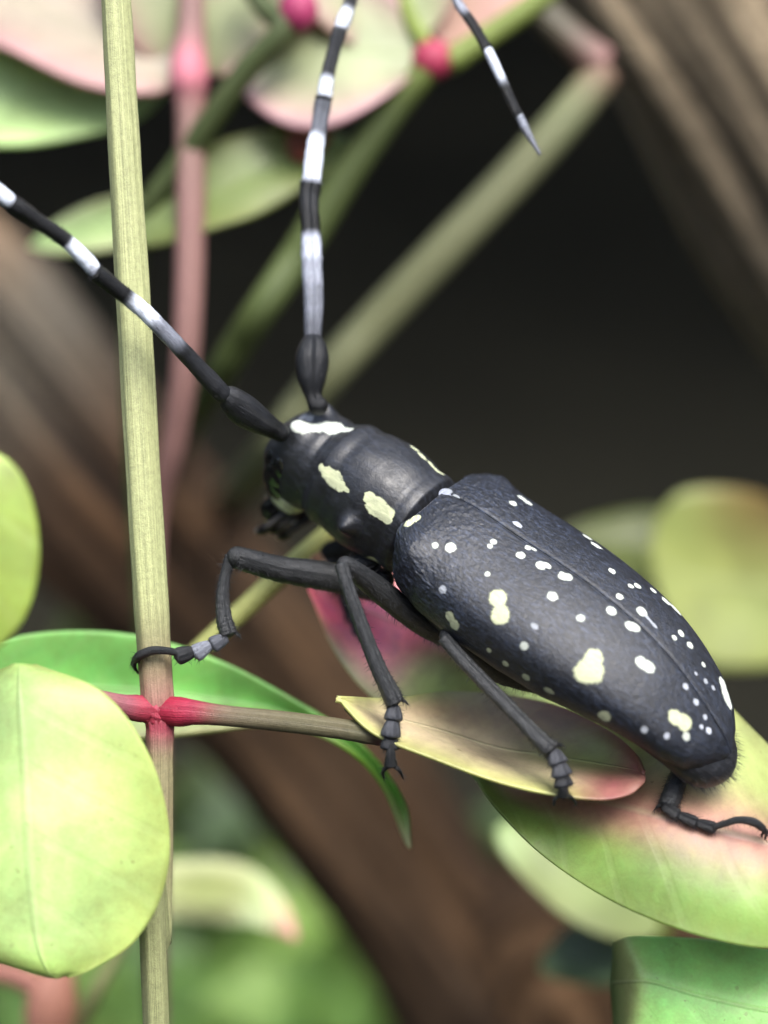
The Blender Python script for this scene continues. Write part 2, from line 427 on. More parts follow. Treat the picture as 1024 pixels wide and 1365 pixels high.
def spots_on(mbx, specs, pig, side=0):
    """colour patches: each spec = (px, py, colour, [(dx, dy, radius px) ...]) hit by a ray onto the surface"""
    Vx = np.vstack(mbx.v); tree = BVHTree.FromPolygons([tuple(v) for v in Vx], [tuple(int(a) for a in f) for f in mbx.f])
    val = np.full(len(Vx), -1.0); col = np.vstack(mbx.c).copy()
    for (px, py, c, parts) in specs:
        pcs = parts or [(0, 0, 4)]
        acc = np.zeros(len(Vx)); hits = 0
        for (dx, dy, rad) in pcs:
            d = (P(px + dx, py + dy, 1) - CAM).normalized()
            hit = tree.ray_cast(CAM, d)
            if hit[0] is None:
                hit = tree.find_nearest(P(px + dx, py + dy, 11.8))
            h = np.array(hit[0]); R0 = rad if isinstance(rad, (tuple, list)) else (rad, rad); R0 = (R0[0] * KR, R0[1] * KR)
            X = Vx - h
            q = 1 - np.sqrt((X @ Uw / (R0[0] * .0045)) ** 2 + (np.maximum(np.einsum('ij,ij->i', X, X) - (X @ Uw) ** 2, 0)) / (R0[1] * .0045) ** 2)
            acc += np.exp(5.0 * np.maximum(q, -4)); hits += 1
        q = np.log(np.maximum(acc, 1e-9)) / 5.0 - (.04 if hits > 1 else 0)
        better = q > val; val = np.where(better, q, val)
        near = better & (q > -.6); col[near] = c
    val = np.clip(val, -1, 1)
    mbx.c = [col]; mbx.v = [Vx]; mbx.st = [np.vstack(mbx.st)]
    return val

KR = 1.0
GRY0 = np.array([.16, .17, .20])
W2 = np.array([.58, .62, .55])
specs = [(428, 567, W2, [(-34, -2, (10, 9)), (-24, 0, (13, 12)), (-12, 0, (14, 14)), (0, 1, (14, 14)), (12, 3, (14, 13)), (24, 4, (14, 11)), (36, 6, (11, 7))]),  # white strip on the head top: blown highlight painted into the shell colour
         (444, 636, CREAM, [(-16, -14, (6, 5)), (-8, -6, (9, 9)), (2, 2, (12, 13)), (10, 12, (9, 8)), (18, 17, (7, 3))]),
         (500, 675, CREAM, [(-8, -12, (9, 9)), (0, 0, (14, 15)), (12, 8, (12, 12)), (18, 14, (8, 11))]),
         (382, 670, CREAM * 1.5, [(-18, -16, (12, 10)), (-14, -4, (16, 16)), (-4, 5, (18, 16)), (9, 10, (18, 14)), (18, 12, (13, 9))]),
         (530, 772, CREAM, [(0, 0, (12, 9)), (10, 10, (8, 5))]),
         (497, 745, CREAM, [(0, 0, (10, 7))]),
         (404, 556, GRY0 * 1.2, [(0, 0, (7, 8)), (9, 2, (8, 6))]),
         (575, 620, CREAM, [(-22, -22, (9, 4)), (-12, -12, (9, 4)), (0, -1, (10, 4)), (10, 9, (10, 5))])]
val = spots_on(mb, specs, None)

# legs are grown into the same body mesh ---------------------------------------------------------
BLK = np.array([.005, .0053, .006]); GRY = np.array([.16, .17, .20]); PALE = np.array([.42, .45, .52]); DRK = np.array([.028, .029, .031])
def px_tube(mbx, pts, col, mat=0, seg=14, n=None, flat=1.0, wob=0):
    """pts: (px, py, z, radius px)"""
    mbx.tube([P(p[0], p[1], p[2]) for p in pts], [PX(p[3], p[2]) for p in pts], col, seg=seg, n=n, flat=flat, mat=mat, wob=wob)
def leg(mbx, femur, tibia, tarsus, claw, cols=None):
    fc = np.array([.014, .0148, .0155])
    femur = [(p[0], p[1], p[2], p[3] * 1.08) for p in femur]; tibia = [(p[0], p[1], p[2], p[3] * 1.12) for p in tibia]
    px_tube(mbx, femur, fc, 1, 26, 60, 1.0, .022)
    px_tube(mbx, tibia, np.array([fc * 1.6] + [fc * 1.9] * (len(tibia) - 2) + [fc * 1.1]), 1, 22, 60, 1.0, .03)
    # knee knob
    k = femur[-1]; mbx.ball(P(k[0], k[1], k[2]), [Vector((1, 0, 0)) * PX(k[3] * 1.02, k[2]), Vector((0, 1, 0)) * PX(k[3] * 1.02, k[2]), Vector((0, 0, 1)) * PX(k[3] * 1.02, k[2])], fc, 14, 9, 1)
    e = tibia[-1]; e0 = tibia[-2]; dx, dy = e[0] - e0[0], e[1] - e0[1]; ln = math.hypot(dx, dy); dx, dy = dx / ln, dy / ln
    for sg_ in (1, -1):
        px_tube(mbx, [(e[0] - dy * e[3] * .7 * sg_, e[1] + dx * e[3] * .7 * sg_, e[2], 2.6), (e[0] - dy * e[3] * 1.0 * sg_ + dx * 4, e[1] + dx * e[3] * 1.0 * sg_ + dy * 4, e[2] - .01, 2.0), (e[0] - dy * e[3] * 1.15 * sg_ + dx * 10, e[1] + dx * e[3] * 1.15 * sg_ + dy * 10, e[2] - .01, .5)], fc * .6, 1, 8, 8)
    tc = cols or [fc * 3] * len(tarsus)
    for i, sg in enumerate(tarsus):                  # each tarsal segment: a heart-shaped lobe widening to its end
        (x0, y0, z0, r0), (x1, y1, z1, r1) = sg
        px_tube(mbx, [(x0, y0, z0, r0 * .75), (x0 * .6 + x1 * .4, y0 * .6 + y1 * .4, z0 * .6 + z1 * .4, (r0 + r1) * .5), (x0 * .15 + x1 * .85, y0 * .15 + y1 * .85, z0 * .15 + z1 * .85, r1), (x1, y1, z1, r1 * .55)], tc[i], 1, 14, 12, .75)
    px_tube(mbx, claw['seg'], fc * (1.8 if 'g' in claw else 1.0), 1, 12, 18)
    for cl in claw['claws']:
        px_tube(mbx, cl, fc * .5, 1, 8, 12)
W = PALE
# left front
leg(mb, [(512, 792, 12.42, 13), (470, 776, 12.30, 18), (420, 766, 12.2, 18), (370, 758, 12.1, 16), (330, 747, 12.0, 14.5), (316, 743, 11.98, 13.5)],
    [(309, 742, 11.98, 8), (301, 765, 11.98, 6.5), (297, 795, 11.98, 8), (299, 825, 11.97, 9.5), (305, 846, 11.96, 11)],
    [((302, 850, 11.95, 9), (281, 861, 11.92, 11)), ((280, 859, 11.92, 9), (258, 873, 11.90, 12)), ((260, 868, 11.9, 9), (234, 876, 11.87, 12))],
    {'seg': [(240, 872, 11.87, 5), (226, 868, 11.85, 5), (205, 867, 11.84, 6), (188, 873, 11.87, 6.5), (180, 880, 11.93, 5)],
     'claws': [[(182, 878, 11.93, 3.5), (179, 888, 11.98, 3), (185, 898, 12.02, 1.2)], [(184, 877, 11.95, 3.5), (177, 884, 12.02, 3), (181, 894, 12.08, 1.2)]]},
    [GRY * .4, GRY * .9, BLK * 2])
# left middle
leg(mb, [(590, 850, 12.15, 11), (560, 830, 12.05, 14), (525, 802, 11.95, 15.5), (495, 778, 11.85, 14.5), (470, 759, 11.75, 12), (460, 753, 11.72, 11)],
    [(455, 752, 11.68, 8), (463, 780, 11.66, 8), (480, 828, 11.66, 8.5), (502, 885, 11.68, 9.5), (520, 922, 11.70, 11), (527, 937, 11.70, 11.5)],
    [((526, 940, 11.70, 9), (524, 962, 11.68, 13)), ((524, 958, 11.68, 9), (520, 984, 11.68, 14)), ((521, 978, 11.70, 8), (520, 1000, 11.70, 14))],
    {'seg': [(520, 990, 11.68, 6), (521, 1006, 11.68, 6.5), (521, 1020, 11.70, 9)],
     'claws': [[(524, 1020, 11.7, 3.2), (533, 1027, 11.70, 2.6), (537, 1037, 11.74, 1.1)], [(518, 1021, 11.7, 3.2), (511, 1028, 11.72, 2.6), (512, 1038, 11.76, 1.1)]]},
    [GRY * .2, GRY * .24, BLK * 3])
# left hind
leg(mb, [(722, 915, 12.1, 10), (695, 906, 12.02, 13), (660, 893, 11.93, 14), (630, 872, 11.85, 13), (604, 853, 11.78, 11), (596, 848, 11.76, 10)],
    [(592, 850, 11.72, 8.5), (612, 874, 11.68, 8.5), (648, 912, 11.62, 9), (690, 955, 11.55, 9), (722, 988, 11.50, 10.5), (736, 1000, 11.48, 11.5)],
    [((738, 1000, 11.48, 9), (746, 1020, 11.46, 13.5)), ((745, 1016, 11.46, 10), (750, 1036, 11.46, 15)), ((749, 1030, 11.46, 8), (752, 1050, 11.46, 14))],
    {'seg': [(750, 1038, 11.45, 6), (751, 1050, 11.45, 7), (751, 1060, 11.47, 8)],
     'claws': [[(754, 1058, 11.47, 3), (763, 1064, 11.48, 2.5), (768, 1073, 11.52, 1.0)], [(748, 1060, 11.47, 3), (740, 1065, 11.48, 2.5), (738, 1074, 11.52, 1.0)]]},
    [GRY * .24, GRY * .2, BLK * 3])
# right hind, seen below the tail
leg(mb, [(800, 900, 12.4, 11), (850, 930, 12.4, 14), (900, 960, 12.3, 13), (925, 975, 12.2, 11)],
    [(925, 972, 12.15, 9), (915, 1005, 11.95, 10.5), (905, 1035, 11.80, 11.5), (896, 1060, 11.72, 12), (890, 1076, 11.68, 11.5)],
    [((884, 1074, 11.66, 8), (906, 1088, 11.63, 8.5)), ((904, 1086, 11.63, 7), (930, 1098, 11.61, 8.5)), ((928, 1096, 11.61, 7), (955, 1105, 11.6, 8.5))],
    {'seg': [(950, 1103, 11.59, 4.5), (966, 1098, 11.57, 4.5), (985, 1093, 11.55, 5), (1005, 1096, 11.54, 6), (1017, 1104, 11.55, 5)],
     'claws': [[(1016, 1102, 11.55, 3.2), (1022, 1109, 11.56, 2.8), (1020, 1119, 11.6, 1.2)], [(1014, 1101, 11.57, 3.2), (1018, 1107, 11.6, 2.6), (1015, 1115, 11.63, 1.2)]]},
    [BLK * 1.5] * 3)
# right front and right middle, mostly hidden behind the body
leg(mb, [(500, 740, 12.75, 12), (470, 730, 12.9, 14), (440, 735, 13.0, 12)],
    [(440, 735, 13.0, 8), (455, 775, 12.95, 9), (470, 815, 12.9, 10)],
    [((470, 815, 12.9, 8), (475, 830, 12.9, 10)), ((475, 828, 12.9, 8), (480, 845, 12.9, 10))],
    {'seg': [(480, 845, 12.9, 5), (486, 858, 12.9, 6)], 'claws': [[(486, 858, 12.9, 3), (490, 868, 12.9, 1)]]})
leg(mb, [(620, 800, 12.8, 12), (650, 770, 13.0, 14), (670, 750, 13.1, 12)],
    [(670, 750, 13.1, 8), (690, 800, 13.0, 9), (700, 850, 12.9, 10)],
    [((700, 850, 12.9, 8), (704, 866, 12.9, 10)), ((704, 864, 12.9, 8), (708, 880, 12.9, 10))],
    {'seg': [(708, 880, 12.9, 5), (712, 893, 12.9, 6)], 'claws': [[(712, 893, 12.9, 3), (716, 902, 12.9, 1)]]})
# coxae and ventral bulges under the thorax
for (px, py, z, r) in ((487, 748, 12.45, 26), (505, 775, 12.4, 22), (560, 815, 12.2, 26), (640, 868, 12.1, 24)):
    mb.ball(P(px, py, z), [Vector((1, 0, .2)) * PX(r, z), Vector((0, 1, 0)) * PX(r, z), Vector((-.1, 0, 1)) * PX(r * .8, z)], BLK * 1.3, 18, 12, 1)
nb = len(np.vstack(mb.v))
val = np.concatenate([val, np.full(nb - len(val), -1.0)])
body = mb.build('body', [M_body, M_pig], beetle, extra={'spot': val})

KR = .95
# wing cases -------------------------------------------------------------------------------------
SUT = np.array([(0, 0), (.16, .035), (.55, .05), (1.10, .055), (1.46, .01), (1.75, -.08), (2.02, -.235), (2.15, -.33), (2.22, -.40)])
def ely_sect(s):
    a = np.interp(s, [0, .02, .06, .12, .3, .6, .9, 1.2, 1.5, 1.75, 1.95, 2.08, 2.16, 2.20, 2.22], [.36, .42, .475, .52, .55, .572, .572, .55, .50, .432, .368, .285, .185, .09, .03])
    d0 = float(cr_val(SUT[:, 0], SUT[:, 1], np.array(s)))
    b = np.interp(s, [0, .06, .15, .3, .9, 1.2, 1.5, 1.75, 1.95, 2.1, 2.22], [.23, .26, .30, .33, .335, .32, .27, .22, .17, .13, .07])
    return a, b, d0
E_SPOTS = [(594, 655, np.array([.22, .24, .28]), [(-6, 1, (7, 5)), (4, -1, (8, 5))]),
    (548, 687, CREAM, [(-3, 4, (8, 8)), (3, -3, (9, 8))]),
    (580, 727, W2, [(0, 0, 5)]), (601, 730, W2, [(0, 0, 8)]), (658, 722, W2, [(0, 0, 5)]), (653, 728, W2, [(0, 0, 4)]),
    (590, 786, GRY * 2, [(0, 0, 6)]), (650, 765, W2, [(0, 0, 4)]),
    (603, 828, CREAM * .75, [(-3, -6, (8, 8)), (3, 5, (8, 10))]),
    (666, 809, CREAM, [(-2, -12, 13), (1, 11, 14)]),
    (694, 740, W2, [(0, 0, 7)]), (706, 730, W2, [(-2, 0, 5), (6, 2, (5, 3))]), (724, 754, W2, [(-3, 0, 8), (6, 0, (7, 5))]), (753, 768, W2, [(-2, 0, 8), (4, 1, 7)]),
    (737, 795, W2, [(0, 0, 8)]), (774, 824, W2, [(0, 0, 6)]), (713, 835, GRY * 2, [(0, 0, (6, 4))]), (699, 861, W2 * .8, [(0, 0, 6)]),
    (786, 888, CREAM, [(-8, 8, 14), (4, 8, 16), (6, -12, 13), (0, -2, 10)]),
    (860, 886, WHITE, [(-5, -3, (10, 9)), (5, 3, (10, 9))]),
    (815, 814, W2, [(0, 0, 8)]), (843, 835, W2, [(-3, -1, 8), (4, 1, 8)]), (856, 815, W2, [(0, 0, 8.5)]), (826, 795, W2, [(0, 0, 6)]),
    (846, 781, W2, [(-5, 0, 5), (4, 0, 6)]), (816, 761, W2, [(0, 0, 6)]), (871, 787, W2, [(0, 0, 6)]),
    (791, 722, W2, [(-8, -6, (9, 7)), (4, 5, (10, 7))]), (700, 667, W2, [(-4, -3, (8, 7)), (4, 3, (8, 7))]), (684, 671, W2, [(0, 0, 6)]), (690, 699, GRY * 2.4, [(0, 0, (8, 5))]),
    (897, 808, WHITE, [(-9, -7, (9, 8)), (4, 4, (12, 9))]),
    (908, 844, W2, [(0, 0, 6)]), (899, 850, W2, [(0, 0, 4.5)]), (920, 860, W2, [(0, 0, 6)]), (938, 886, W2 * .8, [(0, 0, 4.5)]), (868, 828, GRY * 2, [(-4, -4, (7, 3)), (4, 5, (8, 3))]),
    (968, 925, WHITE, [(-4, -14, 11), (0, 0, 12), (4, 12, (11, 9))]),
    (907, 960, CREAM, [(-7, -4, (12, 11)), (6, 3, (12, 12))]),
    (806, 955, CREAM * .8, [(0, 0, 9)]), (859, 973, GRY * 2.4, [(0, 0, 5)]), (889, 981, GRY * 2.4, [(0, 0, 4.5)]), (915, 982, W2 * .8, [(0, 0, 6)]),
    (945, 974, GRY * 3, [(0, 0, 5)]), (935, 969, GRY * 3, [(0, 0, 3.5)]), (914, 915, GRY * 2.4, [(0, 0, 5)]), (928, 936, GRY * 2.4, [(0, 0, 5)]), (940, 956, GRY * 2.4, [(0, 0, 4)]),
    (941, 908, GRY * 2, [(0, 0, 4)]), (951, 917, GRY * 2, [(0, 0, 4)]), (928, 898, GRY * 2, [(0, 0, 3)]),
    (674, 885, CREAM * .6, [(0, 0, 5)]), (652, 867, CREAM * .6, [(0, 0, 4)]), (701, 903, CREAM * .6, [(0, 0, 6)]), (732, 921, CREAM * .6, [(0, 0, (8, 5))])]
def on_right(px, py):
    sx = [proj_px(B(s, 0, ely_sect(s)[2])) for s in np.linspace(0, 2.22, 60)]
    d = [(px - x) * .577 - (py - y) * .8165 for x, y in sx]; near = min(range(60), key=lambda i: (px - sx[i][0]) ** 2 + (py - sx[i][1]) ** 2)
    return d[near] > 0
def proj_px(X):
    q = Rm.T @ (np.asarray(X) - np.array(CAM)); return 512 - q[0] / q[2] * FPX, 682.5 + q[1] / q[2] * FPX
R_SPOTS = [e for e in E_SPOTS if on_right(e[0], e[1])]
E_SPOTS = [e for e in E_SPOTS if not on_right(e[0], e[1])]
rows_s = np.concatenate([np.linspace(0, .15, 26), np.linspace(.158, 2.05, 270), np.linspace(2.055, 2.22, 34)])
for side in (-1, 1):
    nt_ = 170
    V = np.zeros((len(rows_s), nt_, 3)); ST = np.zeros_like(V)
    ph = np.linspace(0, 1, nt_)
    for i, s in enumerate(rows_s):
        a, b, d0 = ely_sect(s)
        ang = R_(90) - ph * R_(90 + 34)              # from the suture over the side to the margin tucked below
        x = a * np.sign(np.cos(ang)) * np.abs(np.cos(ang)) ** .92
        y = d0 - b + b * np.sign(np.sin(ang)) * np.abs(np.sin(ang)) ** .86
        y = y - .007 * np.exp(-(x / .012) ** 2)      # groove at the suture
        x = x + .0025
        hump = np.exp(-((s - .13) / .10) ** 2) * np.exp(-((ang - R_(28)) / R_(20)) ** 2)
        x = x + hump * .03; y = y + hump * .03
        # coarse granules near the shoulder
        V[i] = B(np.full(nt_, s + .03 * (1 - ph) * min(max((s - 1.8) / .4, 0), 1) - .05 * np.exp(-((ph - .55) / .18) ** 2) * max(0, 1 - s / .12)), side * x, y)
        ST[i, :, 0] = s; ST[i, :, 1] = ph * 1.1; ST[i, :, 2] = 0
    Nn = np.cross(np.gradient(V, axis=0), np.gradient(V, axis=1)); Nn /= np.linalg.norm(Nn, axis=2)[..., None] + 1e-12
    Nn *= np.sign(np.einsum('ijk,k->ij', Nn, Dw) + 1e-9)[..., None] if False else 1
    if (Nn[150, 40] @ Dw) < 0: Nn = -Nn
    gran_fade = np.clip(1 - (rows_s - .25) / .35, .05, 1)
    bumps = np.zeros((len(rows_s), nt_))
    gs = rng.random((1500, 2)) * np.array([.62, 1.0]); amp = rng.random(1500) * .6 + .4
    SS, PH = np.meshgrid(rows_s, ph, indexing='ij')
    for (g0, g1), am in zip(gs, amp):
        bumps += am * np.exp(-(((SS - g0) / .009) ** 2 + ((PH - g1) * 1.1 / .009) ** 2))
    V = V + Nn * (bumps * gran_fade[:, None] * .0034)[..., None]
    mbe = MB()
    Vin = V - Nn * .022
    g = mbe.grid(V, ST, WHITE, flip=(side > 0))
    val = spots_on(mbe, E_SPOTS if side < 0 else R_SPOTS, None)
    n0 = mbe.n
    gi = mbe.grid(Vin, ST, BLK, flip=(side < 0))
    def strip(a_, b_):
        for j in range(len(a_) - 1):
            mbe.f.append((a_[j], a_[j + 1], b_[j + 1], b_[j]) if side < 0 else (b_[j], b_[j + 1], a_[j + 1], a_[j])); mbe.m.append(0)
    strip(g[:, -1], gi[:, -1]); strip(g[0], gi[0]); strip(gi[:, 0], g[:, 0]); strip(gi[-1], g[-1])
    val = np.concatenate([val, np.full(mbe.n - n0, -1.0)])
    o = mbe.build('wing_case', M_elytra, beetle, extra={'spot': val})

# scutellum
mb = MB(); mb.ball(B(.03, 0, -.008), [Uw * .055, Rw * .06, Dw * .014], np.array([.26, .28, .33]))
mb.build('scutellum', M_pig, beetle)

# eyes: kidney shapes wrapping the antenna sockets
for side in (-1, 1):
    mb = MB()
    for (s, r, d, q) in ((-1.04, .225, -.40, .085), (-.99, .240, -.47, .105), (-.965, .250, -.39, .085), (-.98, .240, -.54, .095), (-1.00, .240, -.50, .10)):
        mb.ball(B(s, side * r, d), [Uw * q, Rw * q * .5, Dw * q * 1.15], BLK, 20, 12)
    mb.build('eye', M_glossy, beetle)
# mouthparts
mb = MB()
for side in (-1, 1):
    mb = MB()
    pts = [B(-.98, side * .14, -.76), B(-1.03, side * .16, -.86), B(-1.03, side * .11, -.96), B(-.99, side * .02, -1.03)]
    mb.tube(pts, [.085, .075, .045, .012], BLK * 1.3, seg=14, n=20, flat=.7)
    mb.build('mandible', M_glossy, beetle)
    for (s0, r0, d0, k) in ((-.90, .17, -.76, 0), (-.84, .12, -.74, 1), (-.80, .06, -.80, 2)):
        mb = MB()
        pts = [B(s0, side * r0, d0), B(s0 - .05, side * (r0 + .07), d0 - .10), B(s0 - .10, side * (r0 + .06), d0 - .20), B(s0 - .16, side * (r0 + .02), d0 - .28)]
        mb.tube(pts, [.028, .026, .034, .022], np.array([BLK * 2, np.array([.05, .045, .04]), BLK * 2, np.array([.40, .37, .30])]), seg=10, n=18)
        mb.build('palp', M_pig, beetle)
mb = MB(); mb.tube([B(-1.08, -.13, -.84), B(-1.10, 0, -.86), B(-1.08, .13, -.84)], [.03, .045, .03], np.array([.12, .115, .09]), n=14)
mb.build('labrum', M_pig, beetle)

# antennae: first joint is the part, every further joint a sub-part
def antenna(scape, segs):
    scape = [(p[0], p[1], p[2], p[3] * 1.12) for p in scape]; segs = [([(p[0], p[1], p[2], p[3] * 1.10) for p in a_], c_) for a_, c_ in segs]
    mb = MB(); px_tube(mb, scape, np.array([BLK * 1.2, BLK * .7, BLK * 2.2, BLK * 2.2, BLK * 1.5, BLK * 3])[:len(scape)], 0, 22, 40)
    k = scape[0]; mb.ball(P(k[0], k[1], k[2]), [Vector((1, 0, 0)) * PX(k[3], k[2]), Vector((0, 1, 0)) * PX(k[3], k[2]), Vector((0, 0, 1)) * PX(k[3], k[2])], BLK * .7)
    a = mb.build('antenna', M_pig, beetle)
    for pts, cols in segs:
        m2 = MB()
        cc = np.array(cols); pp = np.array(pts, float)
        pp2 = cr(pp, 40)
        cidx = np.interp(np.linspace(0, 1, 40), np.linspace(0, 1, len(cc)), np.arange(len(cc)))
        lo = np.floor(cidx).astype(int); hi = np.minimum(lo + 1, len(cc) - 1); fr = cidx - lo
        fr = np.clip((fr - .5) * 3.5 + .5, 0, 1)[:, None]
        c2 = cc[lo] * (1 - fr) + cc[hi] * fr
        tt = np.linspace(0, 1, 40); pp2[:, 3] *= 1 + .16 * np.exp(-((tt - .965) / .03) ** 2) - .10 * np.exp(-((tt - .0) / .04) ** 2)
        # each joint swells at its far end
        m2.tube([P(*p[:3]) for p in pp2], [PX(p[3], p[2]) for p in pp2], c2, seg=20, n=60, wob=.02)
        build_under(m2, 'antenna_segment', M_pig, a)
    return a
K1 = BLK * .75; K2 = BLK * 2.2; G1 = GRY; G2 = GRY * 1.8; WH = np.array([.68, .73, .82])
antenna([(374, 577, 12.22, 11), (362, 570, 12.18, 12.5), (345, 560, 12.1, 16.5), (325, 547, 12.03, 19.5), (308, 532, 11.96, 16), (299, 525, 11.92, 11)],
    [([(303, 533, 11.94, 9), (292, 520, 11.9, 11.5), (255, 480, 11.8, 10.5), (220, 443, 11.7, 10), (190, 413, 11.62, 10), (158, 387, 11.54, 10), (134, 368, 11.48, 11), (125, 362, 11.45, 9)], [K1, K2, K2, G1, WH, K1, K1, K1 * .8]),
     ([(128, 365, 11.46, 8), (120, 352, 11.44, 10), (98, 330, 11.38, 9.5), (82, 316, 11.34, 9.5), (50, 294, 11.26, 9.5), (25, 277, 11.2, 11), (15, 270, 11.18, 9)], [G2, WH, WH, K1, K1, K1, K1]),
     ([(18, 273, 11.18, 7), (8, 264, 11.16, 9.5), (-25, 238, 11.1, 9), (-75, 205, 11.0, 9), (-90, 195, 10.98, 9)], [WH, WH, K1, K1]),
     ([(-88, 197, 10.98, 7), (-120, 170, 10.9, 8), (-170, 130, 10.8, 7.5)], [WH, WH, K1, K1]),
     ([(-168, 132, 10.8, 6), (-210, 90, 10.75, 7), (-250, 40, 10.7, 6.5)], [WH, WH, K1, K1])])
antenna([(424, 541, 12.33, 12), (418, 528, 12.34, 10), (416, 505, 12.36, 17), (416, 480, 12.38, 20.5), (417, 462, 12.4, 17), (417, 450, 12.42, 11)],
    [([(417, 456, 12.42, 8), (417, 443, 12.43, 10.5), (418, 400, 12.46, 12), (416, 360, 12.5, 12.5), (415, 330, 12.52, 12.5), (414, 300, 12.55, 11.5), (412, 268, 12.58, 12), (414, 249, 12.6, 13.5), (415, 241, 12.6, 11)], [G1 * .7, G1 * .6, G1, G2 * .9, G2 * 1.5, K1, K2, K1, G1]),
     ([(415, 246, 12.6, 9), (416, 236, 12.61, 11.5), (420, 198, 12.64, 11), (426, 165, 12.66, 9.5), (430, 140, 12.68, 10.5), (432, 129, 12.68, 9)], [G1, WH, WH, G1 * .7, G1 * .5, K2]),
     ([(432, 134, 12.68, 7), (433, 126, 12.69, 9), (437, 100, 12.7, 8.5), (445, 68, 12.72, 8), (452, 44, 12.73, 9), (454, 37, 12.73, 7)], [WH, WH, K2 * 1.6, K2 * 1.6, G1 * .5]),
     ([(453, 42, 12.73, 7), (457, 30, 12.74, 9), (464, 12, 12.75, 8), (474, -18, 12.76, 7.5), (484, -42, 12.76, 8)], [WH, WH, K2 * 1.5, K2]),
     ([(482, -38, 12.76, 6), (495, -66, 12.76, 7.5), (520, -98, 12.74, 7.5)], [WH, WH, K2, K2]),
     ([(518, -96, 12.74, 5.5), (540, -106, 12.72, 7), (574, -88, 12.68, 6.5)], [WH, WH, K2, K2]),
     ([(572, -90, 12.68, 5), (588, -58, 12.64, 6.5), (604, -12, 12.6, 6)], [WH, WH, K2, K2]),
     ([(603, -14, 12.6, 4.5), (612, 6, 12.58, 5.5), (630, 32, 12.55, 6), (650, 66, 12.52, 6)], [G2, G2, K1, K1]),
     ([(649, 63, 12.52, 5), (655, 76, 12.5, 6), (670, 108, 12.48, 5.5), (688, 148, 12.45, 5.5), (691, 153, 12.45, 5)], [WH, WH, K1, K1]),
     ([(690, 150, 12.45, 4.5), (696, 162, 12.44, 5), (704, 178, 12.42, 4.5), (720, 206, 12.4, 1.5)], [WH, G2, G1, G1])])

# hairs -------------------------------------------------------------------------------------------
def hair_mb(seeds):
    m = MB()
    for (p, d, L, r) in seeds:
        p = np.array(tuple(p)); d = np.array(tuple(d)); d /= np.linalg.norm(d)
        sag = rng.standard_normal(3) * .12
        a = np.cross(d, (0.3, .2, .9)); a /= np.linalg.norm(a); b_ = np.cross(d, a)
        V = []
        for k, t in enumerate((0, .55, 1)):
            c = p + d * L * t + sag * L * t * t; rr = r * (1 - .9 * t)
            V.append([c + a * rr, c - a * rr * .5 + b_ * rr * .87, c - a * rr * .5 - b_ * rr * .87])
        m.grid(np.array(V), np.zeros((3, 3, 3)), BLK, wrap=True)
    return m
me = body.data
co = np.empty(len(me.vertices) * 3); me.vertices.foreach_get('co', co); co = co.reshape(-1, 3) + np.array(beetle.location)
no = np.empty(len(me.vertices) * 3); me.vertices.foreach_get('normal', no); no = no.reshape(-1, 3)
s_, r_, d_ = local(co)
nbody = len(idxs) * nth
seeds = []
tail = np.where((s_ > 2.08) & (np.arange(len(co)) < nbody))[0]
for i in rng.choice(tail, 420): seeds.append((co[i], no[i] * .6 + Uw * 1.1 + rng.standard_normal(3) * .2, .025 + .045 * rng.random(), .0012))
under = np.where((np.arange(len(co)) < nbody) & (s_ < .0) & (d_ < -.55))[0]
for i in rng.choice(under, 260): seeds.append((co[i], no[i] + rng.standard_normal(3) * .3 - Uw * .3, .025 + .03 * rng.random(), .0012))
legs = np.arange(nbody + 2, len(co))
for i in rng.choice(legs, 6500): seeds.append((co[i], no[i] * .6 + rng.standard_normal(3) * .3 - np.array([0, 0, .6]), .016 + .030 * rng.random(), .0015))
bpy.context.view_layer.update()
for o_ in [o_ for o_ in beetle.children_recursive if o_.name.startswith('antenna')]:
    mm = o_.data; c_ = np.empty(len(mm.vertices) * 3); mm.vertices.foreach_get('co', c_); c_ = c_.reshape(-1, 3) + np.array(beetle.location)
    n_ = np.empty(len(mm.vertices) * 3); mm.vertices.foreach_get('normal', n_); n_ = n_.reshape(-1, 3)
    ax_ = c_[len(c_) - 3] - c_[0]; ax_ /= np.linalg.norm(ax_) + 1e-9
    for i in rng.choice(len(c_), 170): seeds.append((c_[i], n_[i] * .6 + ax_ + rng.standard_normal(3) * .2, .012 + .018 * rng.random(), .0013))
h = hair_mb(seeds).build('hair', M_hair, beetle); h['kind'] = 'stuff'

# ------------------------------------------------------------------ plants
def g(r, gg, b, k=.62): return srgb(r, gg, b) * k
def leaf_rows(rows, parent, nu=60, nv=40, mat=None, thick=.022, name='leaf', wave=.012):
    """rows: along the leaf; each row is a list of (px, py, z, colour) from one margin over the midrib (middle) to the other"""
    k = len(rows[0]); A = np.zeros((len(rows), k, 3)); Cc = np.zeros((len(rows), k, 3))
    for i, rw in enumerate(rows):
        for j, q in enumerate(rw): A[i, j] = tuple(P(q[0], q[1], q[2])); Cc[i, j] = q[3]
    A2 = np.stack([cr(A[:, j], nu) for j in range(k)], 1); C2 = np.stack([cr(Cc[:, j], nu) for j in range(k)], 1)
    V = np.stack([cr(A2[i], nv) for i in range(nu)]); CO = np.clip(np.stack([cr(C2[i], nv) for i in range(nu)]), .003, .95)
    return leaf_surface(V, CO, parent, mat, thick, name, wave)
